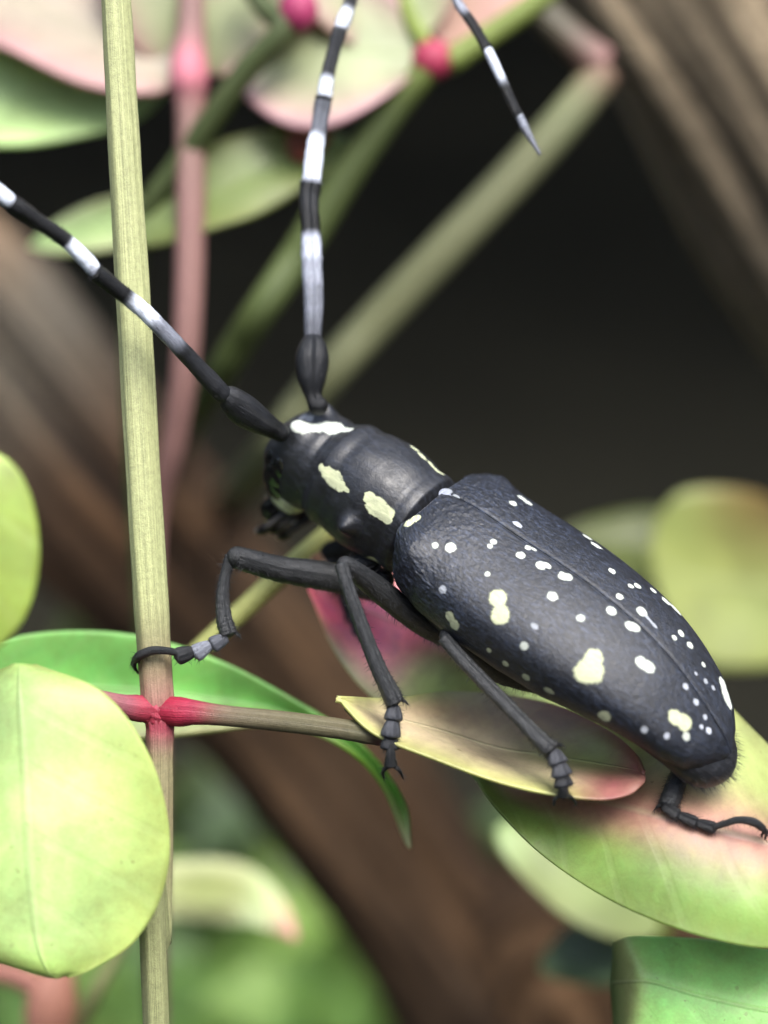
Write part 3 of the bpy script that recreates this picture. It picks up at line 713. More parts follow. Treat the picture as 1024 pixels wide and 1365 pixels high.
def leaf_surface(V, CO, parent, mat, thick, name, wave):
    nu, nv = V.shape[:2]
    vv = np.linspace(-1, 1, nv)
    Ls = np.concatenate([[0], np.cumsum(np.linalg.norm(np.diff(V[:, nv // 2], axis=0), axis=1))])
    Nn = np.cross(np.gradient(V, axis=0), np.gradient(V, axis=1)); Nn /= np.linalg.norm(Nn, axis=2)[..., None] + 1e-9
    ph = rng.random(3) * 6
    dz = wave * (np.sin(Ls[:, None] * 3.1 + ph[0] + vv[None] * 1.7) + .6 * np.sin(Ls[:, None] * 6.3 + ph[1] - vv[None] * 3)) * (np.abs(vv[None]) ** 1.5)
    V = V + Nn * dz[..., None]
    ST = np.zeros_like(V); ST[..., 0] = Ls[:, None] * 1.0; ST[..., 1] = vv[None] * .5; ST[..., 2] = vv[None]
    m = MB()
    a = m.grid(V, ST, CO)
    b = m.grid(V - Nn * thick, ST, CO, flip=True)
    def strip(p, q):
        for j in range(len(p) - 1): m.f.append((p[j], q[j], q[j + 1], p[j + 1])); m.m.append(0)
    strip(a[0], b[0]); strip(b[-1], a[-1]); strip(b[:, 0], a[:, 0]); strip(a[:, -1], b[:, -1])
    return m.build(name, mat or M_leaf, parent)
def leaf_simple(base, tip, width, facing, parent, cols, bend=.15, cup=.2, shape=.8, mat=None, name='leaf', nu=30, nv=18, twist=0, thick=.03, wave=.03):
    """base, tip: (px, py, z); width px; facing: world direction the blade faces; cols: (centre, margin, tip) colours"""
    b = np.array(tuple(P(*base))); t = np.array(tuple(P(*tip))); ax = t - b; L = np.linalg.norm(ax); ax /= L
    f = np.array(facing, float); f -= ax * (f @ ax); f /= np.linalg.norm(f); sd_ = np.cross(ax, f)
    wd = PX(width, (base[2] + tip[2]) / 2) / 2
    V = np.zeros((nu, nv, 3)); CO = np.zeros_like(V)
    us = np.linspace(0, 1, nu); vs = np.linspace(-1, 1, nv)
    for i, u in enumerate(us):
        prof = (math.sin(math.pi * min(max(u, .0), 1) ** shape)) ** .62 if 0 < u < 1 else 0
        prof = max(prof, .015)
        for j, v in enumerate(vs):
            c_ = b + ax * L * u + f * bend * L * math.sin(math.pi * u) + sd_ * v * wd * prof + f * cup * wd * prof * (abs(v) ** 1.6) + f * twist * wd * v * u
            V[i, j] = c_
            k = abs(v) ** 2.5; kk = max(0, (u - .75) / .25) ** 1.5
            c = cols[0] * (1 - k) + cols[1] * k; CO[i, j] = c * (1 - kk) + cols[2] * kk
    return leaf_surface(V, CO, parent, mat or M_leafb, thick, name, wave)
def stem_part(name, pts, cols, parent, seg=16, n=None, mat=None, flat=1.0, wob=0):
    m = MB(); px_tube(m, pts, cols, 0, seg, n, flat, wob); return m.build(name, mat or M_stem, parent)

# the cane at the left with its side stalks and leaves ----------------------------------------------
def ground_end(px, py, z, r):
    """a stem's lower end carried on to the soil"""
    p = P(px, py, z); q = Vector((p.x * 1.0, p.y + 1.0, -1.5)); return q
cane = empty('nandina_plant', Vector((P(212, 1365, 12).x, P(212, 1365, 12).y, 0)), 'upright pale green cane at left with red joint, side stalks and yellow green oval leaves', 'plant')
SG = g(186, 190, 136, .68); SB = g(165, 155, 118); RED = g(175, 42, 70); MAU = g(165, 95, 105)
m = MB()
pts = [(150, -260, 12.0, 20), (152, -60, 12.0, 19), (157, 40, 12.0, 19.5), (166, 200, 12.0, 21), (178, 400, 12.0, 22), (190, 620, 12.0, 22.5), (200, 780, 12.0, 22.5), (206, 870, 12.0, 22), (210, 930, 12.0, 21), (213, 965, 12.0, 19), (213, 990, 12.0, 18), (213, 1020, 12.0, 17.5), (213, 1100, 12.0, 17), (212, 1250, 12.0, 16.5), (210, 1400, 12.0, 16.5)]
wp = [P(p[0], p[1], p[2]) for p in pts]; rr = [PX(p[3], p[2]) for p in pts]
wp += [Vector((wp[-1].x, wp[-1].y - .5, 40)), Vector((wp[-1].x + .5, wp[-1].y + 1, 18)), Vector((wp[-1].x + 1, wp[-1].y + 2, -2))]; rr += [.09, .14, .2]
cols = [SG] * 7 + [SB * 1.05, MAU * .9 + SG * .25, RED * .55 + MAU * .6, SB * .4 + MAU * .6, SB * 1.0, SB] + [SG * .95] * 5
m.tube(wp, rr, np.array(cols), seg=40, n=260, wob=.003)
Vc = m.v[0].reshape(260, 40, 3); cc_ = Vc.mean(1, keepdims=True); ph_ = np.linspace(0, 2 * math.pi, 40, endpoint=False)[None]
lc = np.linspace(0, 1, 260)[:, None]
m.v[0] = (cc_ + (Vc - cc_) * (1 + .045 * np.cos(6 * ph_ + 1.0) + .02 * np.sin(11 * ph_ + 30 * lc) + .02 * np.sin(90 * lc) * np.sin(37 * lc))[..., None]).reshape(-1, 3)
st_main = m.build('stem', M_stem, cane)
m = MB()                                             # swollen joint
m.ball(P(211, 948, 12.0), [Rm @ np.array([1, 0, 0]) * PX(23, 12), Rm @ np.array([0, 0, 1]) * PX(22, 12), Rm @ np.array([0, 1, 0]) * PX(25, 12)], RED * .8 + MAU * .25, 40, 30)
Vj = m.v[0]; cj = Vj.mean(0); dj = Vj - cj; uj = dj / (np.linalg.norm(dj, axis=1)[:, None] + 1e-9)
m.v[0] = cj + dj * (1 + .06 * np.sin(9 * uj[:, 0:1] * 2 + 3 * uj[:, 2:3]) + .05 * np.sin(14 * uj[:, 2:3] + 5 * uj[:, 0:1]))
m.build('joint', M_stem, cane)
stem_part('stalk', [(218, 947, 11.99, 19), (240, 949, 11.95, 20), (262, 950, 11.92, 16.5), (300, 954, 11.9, 14), (380, 962, 11.86, 14), (450, 971, 11.82, 14), (490, 978, 11.82, 14), (508, 986, 11.84, 9)],
          np.array([RED * .8, RED, RED * .7 + MAU * .25, SB * .4 + MAU * .2, SB * .45, SB * .45, SB * .35, MAU * .5]), cane, 20, 70, wob=.006)
stem_part('stalk', [(205, 946, 11.99, 18), (182, 944, 11.95, 18), (160, 940, 11.9, 15), (120, 930, 11.8, 13), (60, 915, 11.65, 11), (20, 892, 11.5, 8)],
          np.array([RED * .8, RED * .7 + MAU * .3, MAU * .9, MAU * .7 + SB * .3, MAU * .6, SB * .7]), cane, 20, 50, wob=.006)
# second node above, out of frame, with the stalk that carries the leaf at the left edge
stem_part('stalk', [(178, 420, 12.05, 4), (60, 500, 11.3, 5), (-90, 560, 10.9, 6), (-100, 582, 10.7, 6)], SB * .8, cane, 10, 30) if False else stem_part('stalk', [(151, -200, 12.0, 12), (20, -160, 11.5, 9), (-160, 200, 10.9, 8), (-110, 575, 10.6, 7)], SB * .8, cane, 12, 40)
YG = g(206, 238, 152, .86); YG2 = g(200, 232, 130, .82); GR = g(150, 195, 110, .7)
YE = g(192, 212, 118, .75)
def row(*q): return list(q)
_l = leaf_rows([row((8, 884, 11.45, YE), (25, 884, 11.42, YG2), (48, 886, 11.45, YE)),
           row((-80, 925, 11.4, YE), (26, 935, 11.3, YG), (138, 924, 11.40, YE)),
           row((-130, 1000, 11.4, YE), (31, 1010, 11.26, YG), (197, 1002, 11.36, YE)),
           row((-150, 1090, 11.4, YE), (36, 1100, 11.24, YG), (225, 1098, 11.34, YE)),
           row((-130, 1185, 11.4, YE), (42, 1190, 11.24, YG), (219, 1184, 11.34, YE)),
           row((-80, 1250, 11.4, YE), (50, 1255, 11.26, YG), (180, 1254, 11.34, YE)),
           row((0, 1282, 11.38, YE), (62, 1292, 11.3, YG2), (122, 1292, 11.34, YE)),
           row((60, 1304, 11.36, YE), (76, 1305, 11.34, YE), (92, 1303, 11.36, YE))], cane, 70, 50, wave=.02)
_l['label'] = 'large pale yellow green oval leaf at lower left'
YL = g(188, 215, 100, .65)
leaf_rows([row((-112, 575, 10.5, YL), (-100, 574, 10.5, YL), (-80, 576, 10.5, YL)),
           row((-210, 640, 10.5, YL), (-98, 640, 10.4, YL), (18, 618, 10.45, YL)),
           row((-240, 730, 10.5, YL), (-98, 730, 10.38, YL), (52, 718, 10.45, YL)),
           row((-210, 820, 10.5, YL), (-98, 820, 10.4, YL), (32, 826, 10.45, YL)),
           row((-120, 900, 10.5, YL), (-90, 905, 10.45, YL), (-50, 905, 10.5, YL))], cane, 40, 30)
BG = g(145, 208, 112, .85); BG2 = g(135, 202, 104, .82); CR = g(205, 205, 150, .7)
_l = leaf_rows([row((-160, 900, 12.9, BG), (-160, 930, 12.9, BG), (-150, 960, 12.9, BG)),
           row((-40, 862, 12.9, BG), (-30, 920, 12.95, BG), (-20, 985, 12.85, BG)),
           row((70, 842, 12.9, BG), (80, 915, 12.95, BG2), (90, 992, 12.8, CR)),
           row((180, 846, 12.9, BG), (185, 920, 12.95, BG2), (200, 986, 12.75, CR)),
           row((300, 882, 12.9, BG), (295, 935, 12.95, BG2), (290, 975, 12.7, CR)),
           row((410, 940, 12.85, BG), (400, 957, 12.9, BG2), (385, 970, 12.7, CR)),
           row((490, 1000, 12.8, g(130, 195, 70, .55)), (475, 1003, 12.85, BG2), (452, 998, 12.7, g(150, 200, 80, .55))),
           row((540, 1068, 12.75, g(130, 195, 70, .55)), (526, 1066, 12.8, BG), (506, 1052, 12.7, g(150, 200, 80, .55))),
           row((549, 1128, 12.7, CR), (546, 1132, 12.7, CR), (541, 1126, 12.7, CR))], cane, 90, 30, thick=.03)
_l['label'] = 'long curved bright green leaf behind the red joint'
# cupped leaf the middle and hind feet stand on
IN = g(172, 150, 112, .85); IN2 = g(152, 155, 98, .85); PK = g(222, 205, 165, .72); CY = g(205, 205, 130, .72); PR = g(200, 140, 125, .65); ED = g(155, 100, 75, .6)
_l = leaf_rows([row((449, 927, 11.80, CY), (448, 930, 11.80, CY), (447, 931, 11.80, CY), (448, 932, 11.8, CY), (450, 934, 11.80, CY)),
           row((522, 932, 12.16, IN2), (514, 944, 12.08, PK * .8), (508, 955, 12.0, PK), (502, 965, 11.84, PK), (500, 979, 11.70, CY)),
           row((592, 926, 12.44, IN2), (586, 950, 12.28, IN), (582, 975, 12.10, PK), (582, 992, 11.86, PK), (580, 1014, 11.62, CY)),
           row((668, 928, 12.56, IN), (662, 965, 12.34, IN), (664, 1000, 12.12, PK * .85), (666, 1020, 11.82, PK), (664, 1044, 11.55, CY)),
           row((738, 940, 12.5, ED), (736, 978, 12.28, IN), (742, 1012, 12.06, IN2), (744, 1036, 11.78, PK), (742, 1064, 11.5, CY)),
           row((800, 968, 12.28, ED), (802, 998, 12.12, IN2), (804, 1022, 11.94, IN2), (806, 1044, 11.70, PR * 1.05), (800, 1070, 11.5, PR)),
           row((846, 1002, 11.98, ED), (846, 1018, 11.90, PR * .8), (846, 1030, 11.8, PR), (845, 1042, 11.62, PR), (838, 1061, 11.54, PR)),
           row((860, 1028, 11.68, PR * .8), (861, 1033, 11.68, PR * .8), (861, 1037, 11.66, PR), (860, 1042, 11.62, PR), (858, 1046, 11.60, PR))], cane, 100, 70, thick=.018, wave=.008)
_l['label'] = 'cupped tan and yellow leaf under the middle and hind feet'
# short stalk from the petiole end into that leaf
stem_part('stalk', [(500, 982, 11.84, 9), (492, 976, 11.88, 7), (480, 962, 11.92, 5), (462, 944, 11.84, 4)], SB * .5, cane, 10, 14)

# the sprig reaching in from the right ---------------------------------------------------------------
right = empty('leafy_sprig', Vector(P(1180, 1180, 12.4)), 'sprig of broad pale green leaves with pink midribs under the beetle tail', 'plant')
stem_part('stem', [(1180, 1700, 12.8, 20), (1190, 1400, 12.6, 18), (1185, 1180, 12.5, 17), (1230, 700, 12.8, 15)], SB * .8, right, 16, 50)
LG = g(200, 215, 125, .66); MG = g(160, 190, 98, .6); DG = g(140, 165, 84, .8); PM = g(215, 160, 140, .58); LG2 = g(205, 215, 135, .62)
_l = leaf_rows([row((622, 1010, 12.6, MG), (622, 1012, 12.6, MG), (620, 1015, 12.6, MG), (622, 1018, 12.5, DG), (624, 1022, 12.5, DG)),
           row((700, 900, 13.0, LG), (690, 980, 12.85, LG), (686, 1052, 12.4, g(200, 160, 130, .6)), (672, 1072, 12.15, DG), (664, 1085, 12.05, DG)),
           row((800, 890, 12.9, LG), (785, 980, 12.75, LG), (772, 1066, 12.05, PM), (760, 1112, 11.90, DG), (735, 1150, 11.85, MG * .9)),
           row((925, 915, 12.5, LG2), (895, 1000, 12.1, LG2), (866, 1086, 11.74, PM), (850, 1148, 11.62, MG), (825, 1206, 11.60, MG)),
           row((1008, 982, 12.4, LG2), (985, 1040, 12.0, LG2), (965, 1110, 11.66, PM), (950, 1185, 11.50, MG), (930, 1247, 11.46, MG)),
           row((1060, 1040, 12.4, LG2), (1045, 1080, 12.1, LG2), (1035, 1130, 11.66, PM), (1035, 1200, 11.50, MG), (1035, 1265, 11.46, MG)),
           row((1110, 1100, 12.3, LG2), (1105, 1120, 12.1, LG2), (1105, 1150, 11.8, PM), (1115, 1200, 11.8, MG), (1130, 1250, 11.85, MG)),
           row((1176, 1168, 12.3, MG), (1178, 1171, 12.3, MG), (1180, 1174, 12.3, PM), (1180, 1178, 12.3, MG), (1182, 1182, 12.3, MG))], right, 110, 70, thick=.02, wave=.008)
_l['label'] = 'broad folded leaf with a pink midrib under the tail'
CRM = g(238, 112, 130, 1.25); CR2 = g(244, 160, 160, 1.2); YGR = g(196, 208, 125, 1.0); SKN = g(235, 190, 160, .72)
_l = leaf_rows([row((411, 742, 12.95, SKN), (410, 752, 12.95, SKN), (410, 762, 12.95, CR2), (411, 772, 12.95, CRM), (412, 785, 12.95, CRM)),
           row((450, 728, 13.4, SKN), (450, 765, 13.2, SKN), (450, 800, 12.95, CRM), (446, 835, 12.92, CRM), (440, 858, 12.9, CR)),
           row((530, 740, 13.6, SKN), (535, 790, 13.25, CR2), (535, 835, 13.0, CRM), (518, 880, 12.86, CR2 * .9), (484, 920, 12.82, CR)),
           row((620, 790, 13.5, CR2), (615, 835, 13.15, CR2), (595, 865, 12.85, PR), (570, 905, 12.8, YGR), (540, 960, 12.75, YGR * .8)),
           row((700, 850, 13.3, YGR), (690, 890, 13.1, YGR), (670, 920, 12.85, YGR), (650, 950, 12.8, YGR), (620, 1000, 12.8, YGR * .8)),
           row((800, 930, 12.9, YGR), (790, 950, 12.9, YGR), (780, 970, 12.9, YGR), (770, 985, 12.9, YGR), (760, 1000, 12.9, YGR))], right, 80, 50, thick=.02)
_l['label'] = 'leaf with a crimson pink upper part behind the legs'
JG = g(155, 212, 118, 1.05); JC = g(190, 205, 130, .7); JD = g(95, 130, 70, .45)
_l = leaf_rows([row((824, 1256, 12.5, JD), (818, 1310, 12.5, JD), (822, 1400, 12.5, JD)),
           row((832, 1250, 12.32, JC), (848, 1308, 12.2, JC), (838, 1390, 12.2, JC)),
           row((856, 1248, 12.3, JG), (872, 1310, 12.15, JG), (870, 1400, 12.1, JG)),
           row((930, 1252, 12.3, JG), (940, 1330, 12.1, JG), (945, 1440, 12.0, JG)),
           row((1030, 1268, 12.3, JG), (1040, 1350, 12.1, JG), (1040, 1450, 12.0, JG)),
           row((1130, 1290, 12.4, JG), (1130, 1350, 12.3, JG), (1130, 1420, 12.3, JG)),
           row((1184, 1330, 12.5, JG), (1184, 1335, 12.5, JG), (1184, 1345, 12.5, JG))], right, 60, 40)
_l['label'] = 'green leaf with a cream margin at the bottom right corner'
# thin yellow green stalk passing behind the head
stem_part('stalk', [(525, 640, 13.4, 9), (500, 662, 13.4, 13), (445, 706, 13.35, 14), (380, 762, 13.3, 14.5), (310, 826, 13.25, 14), (240, 890, 13.2, 13)], g(185, 188, 110, .6), right, 14, 40)

# background plants ----------------------------------------------------------------------------------
TO = (0.1, -.8, .6)
mauve = empty('pink_stalked_sprig', Vector(P(250, 640, 15)), 'blurred sprig with mauve stalk, pink joint and pink edged leaves at top left', 'plant')
stem_part('stem', [(256, -100, 15.3, 16), (255, 40, 15.2, 19), (252, 100, 15.1, 26), (254, 150, 15.1, 20), (254, 300, 15.0, 20), (248, 470, 15.0, 19), (232, 590, 15.2, 17), (206, 700, 15.5, 15), (204, 850, 15.5, 14), (214, 1000, 15.5, 11), (213, 1300, 15.5, 11), (208, 1700, 16, 20)],
          np.array([g(165, 125, 120)] * 2 + [g(225, 135, 150)] + [g(160, 120, 112)] * 9), mauve, 16, 90)
CW = g(215, 200, 175, .58); PKL = g(228, 170, 172, .62); GPT = g(190, 200, 150, .62); GL = g(168, 195, 130, 1.0); GP = g(222, 226, 175, 1.0)
leaf_simple((262, 100, 15.3), (420, -160, 15.8), 250, (-.1, -.75, .65), mauve, (GPT, PKL, PKL), bend=.1)
leaf_simple((248, 96, 15.4), (190, -190, 15.6), 190, (.1, -.75, .65), mauve, (GPT, PKL, PKL), bend=.1)
leaf_simple((242, 110, 15.3), (-120, -50, 15.6), 190, (.1, -.7, .7), mauve, (CW, PKL, PKL), bend=.05)
leaf_simple((225, 95, 15.8), (-150, 175, 15.4), 180, (.1, -.75, .65), mauve, (GL, GL * 1.3, CW * .8), bend=.05)
leaf_simple((235, 285, 15.9), (40, 330, 16.0), 70, TO, mauve, (GL * 1.1, GP * .8, GL), bend=.05)

crim = empty('red_jointed_sprig', Vector(P(240, 600, 15.5)), 'blurred dark green branching sprig with crimson joints and rounded pink rimmed leaves at top', 'plant')
OLV = g(98, 112, 62, .55); OL2 = g(120, 135, 60, .6); RD2 = g(185, 60, 90, .6)
stem_part('stem', [(760, -40, 15.3, 16), (722, -2, 15.2, 16), (650, 48, 15.1, 16), (596, 84, 15.0, 18)], np.array([OL2 * 1.2] * 4), crim, 14, 30)
m = MB(); m.ball(P(577, 80, 15.0), [Rm @ np.array([1, 0, 0]) * PX(28, 15), Rm @ np.array([0, 0, 1]) * PX(24, 15), Rm @ np.array([0, 1, 0]) * PX(28, 15)], RD2, 20, 14); m.build('joint', M_stem, crim)
stem_part('stem', [(572, 90, 15.0, 18), (520, 150, 15.1, 22), (460, 235, 15.2, 24), (400, 335, 15.3, 23), (330, 440, 15.4, 22), (262, 550, 17, 20), (205, 640, 25, 20), (20, 1000, 27, 22)], np.array([OL2, OLV, OLV, OLV * 1.1, OLV, OLV * .9, OLV, OLV]), crim, 16, 70)
stem_part('stalk', [(575, 70, 15, 12), (545, 20, 15.1, 10), (520, -60, 15.2, 10)], OL2 * 1.6, crim, 12, 20)
leaf_simple((568, 78, 15.1), (300, 70, 15.3), 250, (.1, -.8, .6), crim, (g(200, 212, 160, .66), g(232, 178, 188, .7), g(232, 178, 188, .7)), bend=.06, shape=1.05)
leaf_simple((560, 60, 15.3), (400, -170, 15.4), 240, (.1, -.8, .6), crim, (g(200, 215, 160, .64), g(225, 185, 175, .62), PKL), bend=.06)
leaf_simple((590, 60, 15.4), (700, -120, 15.6), 150, (.1, -.8, .6), crim, (g(215, 170, 150, .75), g(225, 160, 160, .75), PKL), bend=.06)
stem_part('stem', [(320, -40, 14.9, 15), (352, 10, 14.8, 15), (378, 38, 14.7, 17), (330, 92, 14.8, 17), (295, 140, 14.9, 17), (240, 220, 15.1, 17), (190, 300, 15.3, 16), (175, 450, 15.9, 15), (186, 700, 16.4, 14), (200, 1000, 16.8, 10), (205, 1400, 17, 10)], np.array([OLV * .75] * 11), crim, 14, 60)
m = MB(); m.ball(P(398, 14, 14.7), [Rm @ np.array([1, 0, 0]) * PX(26, 15), Rm @ np.array([0, 0, 1]) * PX(24, 15), Rm @ np.array([0, 1, 0]) * PX(30, 15)], g(180, 60, 105, .6), 20, 14); m.build('joint', M_stem, crim)
OR = g(195, 105, 75, .6)
leaf_simple((175, 320, 15.2), (470, 190, 15.4), 120, (-.1, -.75, .65), crim, (g(140, 160, 92, .6), g(150, 160, 90, .6), GL * .7), bend=.08)
leaf_simple((385, 208, 15.25), (440, 178, 15.2), 60, (-.1, -.75, .65), crim, (OR, OR, OR), bend=.05)

olive = empty('olive_branch', Vector(P(160, 800, 17)), 'thick blurred olive branch running diagonally behind the beetle from a pinkish fork', 'branch')
OB = g(142, 145, 105, .55)
stem_part('stem', [(806, 92, 16.4, 24), (770, 140, 16.4, 26), (700, 220, 16.4, 27), (600, 325, 16.4, 27), (500, 430, 16.5, 27), (420, 520, 16.6, 26), (340, 628, 17.6, 26), (285, 695, 24.5, 26), (100, 930, 27, 26), (-100, 1200, 28, 28)], np.array([g(165, 130, 110, .55), OB * 1.05] + [OB] * 5 + [OB * .8] * 3), olive, 18, 80)
stem_part('stem', [(640, -70, 16.6, 20), (700, -10, 16.5, 21), (752, 45, 16.4, 23), (802, 88, 16.4, 26)], np.array([g(120, 110, 92, .5)] * 3 + [g(170, 125, 118, .55)]), olive, 16, 30)

yell = empty('yellow_leaved_sprig', Vector(P(1080, 900, 17)), 'blurred yellow green leaves with a red rim at the right edge behind the tail', 'plant')
stem_part('stem', [(1090, 500, 17, 14), (1085, 700, 19, 14), (1080, 900, 19, 14), (1100, 1700, 18, 18)], OL2, yell, 12, 40)
KY = g(188, 200, 115, .6); KRD = g(188, 160, 95, .58)
leaf_rows([row((1082, 690, 18.8, KRD), (1085, 790, 18.8, KY), (1080, 880, 18.8, KY)),
           row((1000, 655, 18.6, KRD), (1000, 780, 18.7, KY), (1000, 892, 18.6, KY * .9)),
           row((915, 655, 18.5, KY), (920, 770, 18.6, KY), (930, 880, 18.5, KY * .9)),
           row((874, 692, 18.5, KY * .9), (868, 740, 18.5, KY), (880, 800, 18.5, KY * .9))], yell, 30, 20, mat=M_leafb)
leaf_simple((1000, 765, 19.6), (740, 722, 19.6), 120, (.1, -.6, .8), yell, (g(140, 158, 60, .34), g(140, 158, 60, .34), g(120, 135, 50, .3)), bend=.05)

low = empty('low_sprig', Vector(P(190, 1500, 16)), 'blurred sprig below with cream pink tipped leaf and salmon stalk at bottom left', 'plant')
stem_part('stem', [(100, 1460, 16.2, 30), (70, 1380, 16.0, 34), (70, 1330, 15.9, 34), (80, 1290, 15.9, 20)], g(215, 150, 125, .68), low, 14, 24)
stem_part('stalk', [(70, 1330, 15.9, 18), (20, 1300, 15.9, 16), (-60, 1290, 15.9, 12)], g(205, 140, 120, .6), low, 12, 16)
stem_part('stalk', [(90, 1400, 16.1, 12), (140, 1300, 15.7, 9), (190, 1205, 17.0, 7)], g(170, 170, 110, .6), low, 10, 20)
leaf_rows([row((180, 1165, 17.0, GP), (180, 1195, 17.0, GP), (180, 1222, 17.0, GP)),
           row((245, 1146, 17.6, GP), (245, 1190, 17.0, LG2), (245, 1224, 17.0, GP)),
           row((318, 1152, 17.6, GP), (312, 1195, 17.0, LG2), (305, 1232, 17.0, GP)),
           row((368, 1190, 17.4, GP), (360, 1215, 17.0, GP), (352, 1238, 16.6, GP)),
           row((397, 1248, 17.0, CR2), (392, 1252, 17.0, CR2), (386, 1250, 17.0, CR2))], low, 36, 20, mat=M_leafb)
pale = empty('pale_leaved_sprig', Vector(P(840, 1300, 17)), 'blurred pale green leaves hanging below the big folded leaf at lower right', 'plant')
stem_part('stem', [(900, 1700, 18, 14), (890, 1400, 17.2, 13), (880, 1210, 16.8, 12)], OL2 * .8, pale, 12, 30)
leaf_simple((885, 1230, 16.8), (660, 1105, 16.6), 150, (0, -.6, .8), pale, (g(160, 178, 110, .6), g(165, 175, 115, .6), GL), bend=.05)
leaf_simple((885, 1260, 16.9), (720, 1290, 17.2), 110, (0, -.5, .85), pale, (g(80, 105, 65, .45), g(80, 105, 65, .45), GL * .6), bend=.05)

# trunks ---------------------------------------------------------------------------------------------
def trunk(root, pts, mat, cols, name='trunk', knob=.08, lower=None):
    wp = [P(p[0], p[1], p[2]) for p in pts]; rr = [PX(p[3], p[2]) for p in pts]
    if lower: wp.append(Vector(lower[:3])); rr.append(lower[3]); cols = list(cols) + [cols[-1]]
    m = MB(); m.tube(wp, rr, np.array(cols), seg=48, n=170, wob=0)
    V = m.v[0]; nseg = 48; n = len(V) // nseg; V = V.reshape(n, nseg, 3); c = V.mean(1, keepdims=True)
    ph = np.linspace(0, 2 * math.pi, nseg, endpoint=False)[None]; L = np.linspace(0, 1, n)[:, None]
    f = 1 + knob * (.7 * np.sin(ph * 13 + 9 * L + 2 * np.sin(9 * L)) + .5 * np.sin(ph * 21 - 7 * L) + np.sin(ph * 5 + 6 * L) + .6 * np.sin(ph * 9 - 11 * L) + .5 * np.sin(ph * 2 + 20 * L))
    m.v[0] = (c + (V - c) * f[..., None]).reshape(-1, 3)
    return m.build(name, mat, root)
one = np.array([1., 1, 1])
t1 = empty('brown_trunk', Vector((22, 40, 0)), 'thick brown woody stem slanting across the lower background, blurred', 'trunk')
p_low = P(1250, 1900, 27)
trunk(t1, [(-420, 60, 22, 95), (-180, 300, 22, 105), (-20, 480, 22, 130), (120, 650, 22.2, 135), (290, 840, 22.5, 122), (420, 1000, 23, 118), (540, 1170, 23.5, 112), (680, 1370, 24, 118), (860, 1620, 25, 125)], M_bark1, [one, one * 2, np.array([1.3, 1.9, 2.8]), np.array([.95, .95, 1.0])] + [one] * 5, lower=(p_low.x + 1, p_low.y + 4, -3, 1.5))
t2 = empty('evergreen_tree', Vector((30, 60, 0)), 'tree with grooved grey brown trunk slanting down through the top right corner', 'tree')
q = P(1500, 1500, 30)
trunk(t2, [(562, -600, 18, 140), (748, -300, 18, 150), (934, 0, 18, 152), (1120, 300, 18.3, 150), (1306, 600, 19, 150), (1500, 915, 21, 150)], M_bark2, [one] * 6, knob=.11, lower=(q.x + 3, q.y + 4, -3, 2.2))

# undergrowth: a mass of small leaves low behind ------------------------------------------------------
m = MB()
def scatter(n, cx, cy, sx, sy, z0, z1, size, cols):
    for _ in range(n):
        z = z0 + (z1 - z0) * rng.random()
        p = np.array(tuple(P(cx + rng.normal() * sx, cy + rng.normal() * sy, z)))
        if p[2] < 1: continue
        ax = rng.standard_normal(3); ax[2] *= .5; ax /= np.linalg.norm(ax)
        f = np.array([0, -.35, 1]) + rng.standard_normal(3) * .45; sdv = np.cross(ax, f); sdv /= np.linalg.norm(sdv); f = np.cross(sdv, ax)
        L = size * (.6 + .8 * rng.random()); w_ = L * .3
        V = [[p + ax * L * u + sdv * v * w_ * math.sin(math.pi * max(.02, min(u, .98))) + f * (.12 * L * math.sin(math.pi * u) + .06 * L * abs(v)) for v in (-1, 0, 1)] for u in (0, .25, .5, .75, 1)]
        c = cols[rng.integers(len(cols))] * (.7 + .6 * rng.random())
        m.grid(np.array(V), np.array([[(u, v * .5, v) for v in (-1, 0, 1)] for u in (0, .25, .5, .75, 1)]), c)
UG = [g(135, 172, 82, 1.1), g(150, 182, 92, 1.1), g(120, 158, 80, 1.0)]
scatter(260, 280, 1420, 170, 60, 28, 40, 2.0, UG)
scatter(90, 460, 1330, 60, 60, 28, 36, 1.7, UG)
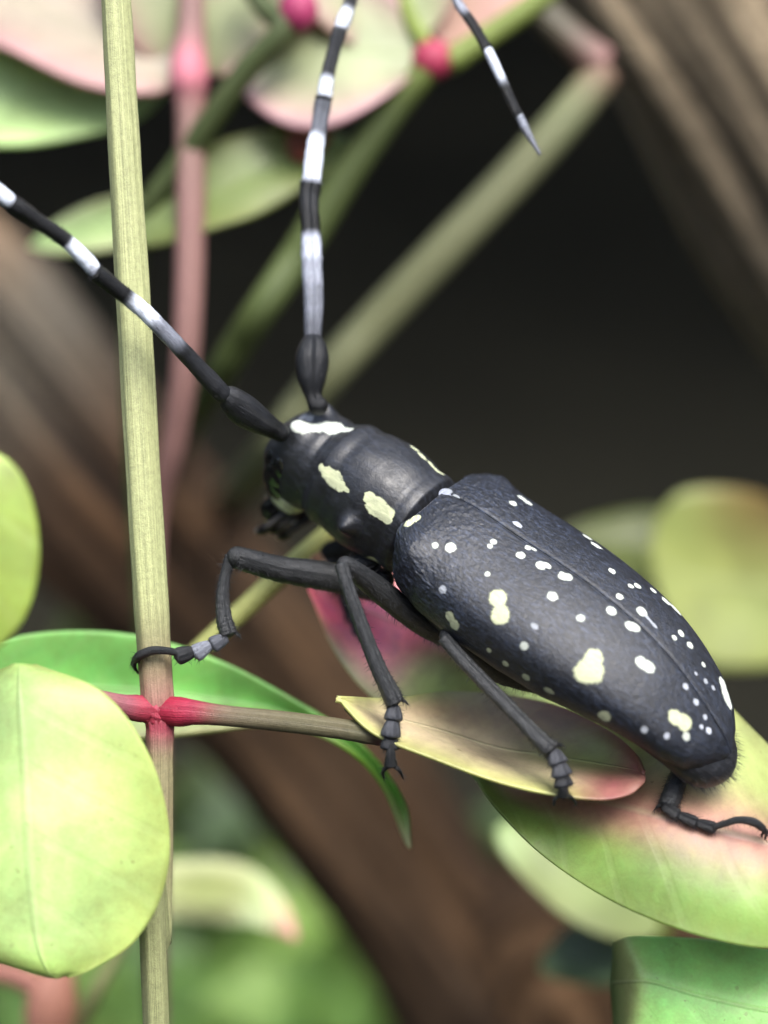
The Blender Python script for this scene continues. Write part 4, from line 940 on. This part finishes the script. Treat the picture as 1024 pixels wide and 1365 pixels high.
scatter(60, 40, 1230, 60, 60, 28, 36, 1.7, UG)
scatter(70, 300, 1110, 55, 40, 30, 40, 1.6, [g(110, 130, 85, .6), g(95, 120, 76, .55)])
scatter(60, 760, 1240, 40, 40, 28, 36, 1.6, [g(100, 125, 70, .6), g(85, 110, 62, .6)])
ug = m.build('undergrowth', M_leafb); tag(ug, 'blurred mass of small green leaves at the bottom', 'undergrowth', kind='stuff')

# unseen layers of dark leaves overhead and behind, added to keep the soil in shade
m = MB(); Vs = []; 
ncr = 13500
cx = rng.random(ncr) * 700 - 350; cy = 115 + rng.random(ncr) * 450
cz = 96 + rng.random(ncr) * 60 + cy * .03
back = rng.random(ncr) < .38
cx = np.where(back, rng.random(ncr) * 900 - 450, cx); cy = np.where(back, 540 + rng.random(ncr) * 60, cy); cz = np.where(back, rng.random(ncr) * 190, cz)
ring = np.arange(ncr) >= 9000                       # unseen leaves added round the camera to block low sky light
an = rng.random(ncr) * 2 * math.pi; rad = 190 + rng.random(ncr) * 60
an = np.where((an > R_(50)) & (an < R_(130)), an + math.pi, an)
cx = np.where(ring, rad * np.cos(an), cx); cy = np.where(ring, rad * np.sin(an), cy); cz = np.where(ring, 5 + rng.random(ncr) * 145, cz)
fs = []; vs_ = []; o = 0
for x, y, z in zip(cx, cy, cz):
    a = rng.standard_normal(3); a /= np.linalg.norm(a); b = np.cross(a, rng.standard_normal(3)); b /= np.linalg.norm(b)
    L = 9 + 8 * rng.random(); W_ = L * .55; p = np.array([x, y, z])
    vs_ += [p - a * L, p - a * L * .3 + b * W_, p + a * L * .5 + b * W_ * .7, p + a * L, p + a * L * .5 - b * W_ * .7, p - a * L * .3 - b * W_]
    fs.append(tuple(range(o, o + 6))); o += 6
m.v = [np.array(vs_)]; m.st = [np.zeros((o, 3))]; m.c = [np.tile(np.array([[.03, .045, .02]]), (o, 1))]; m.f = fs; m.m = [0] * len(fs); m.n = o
added_shade_leaves = m.build('added_shade_leaves', mat_stem('shade_foliage', .6), t2)
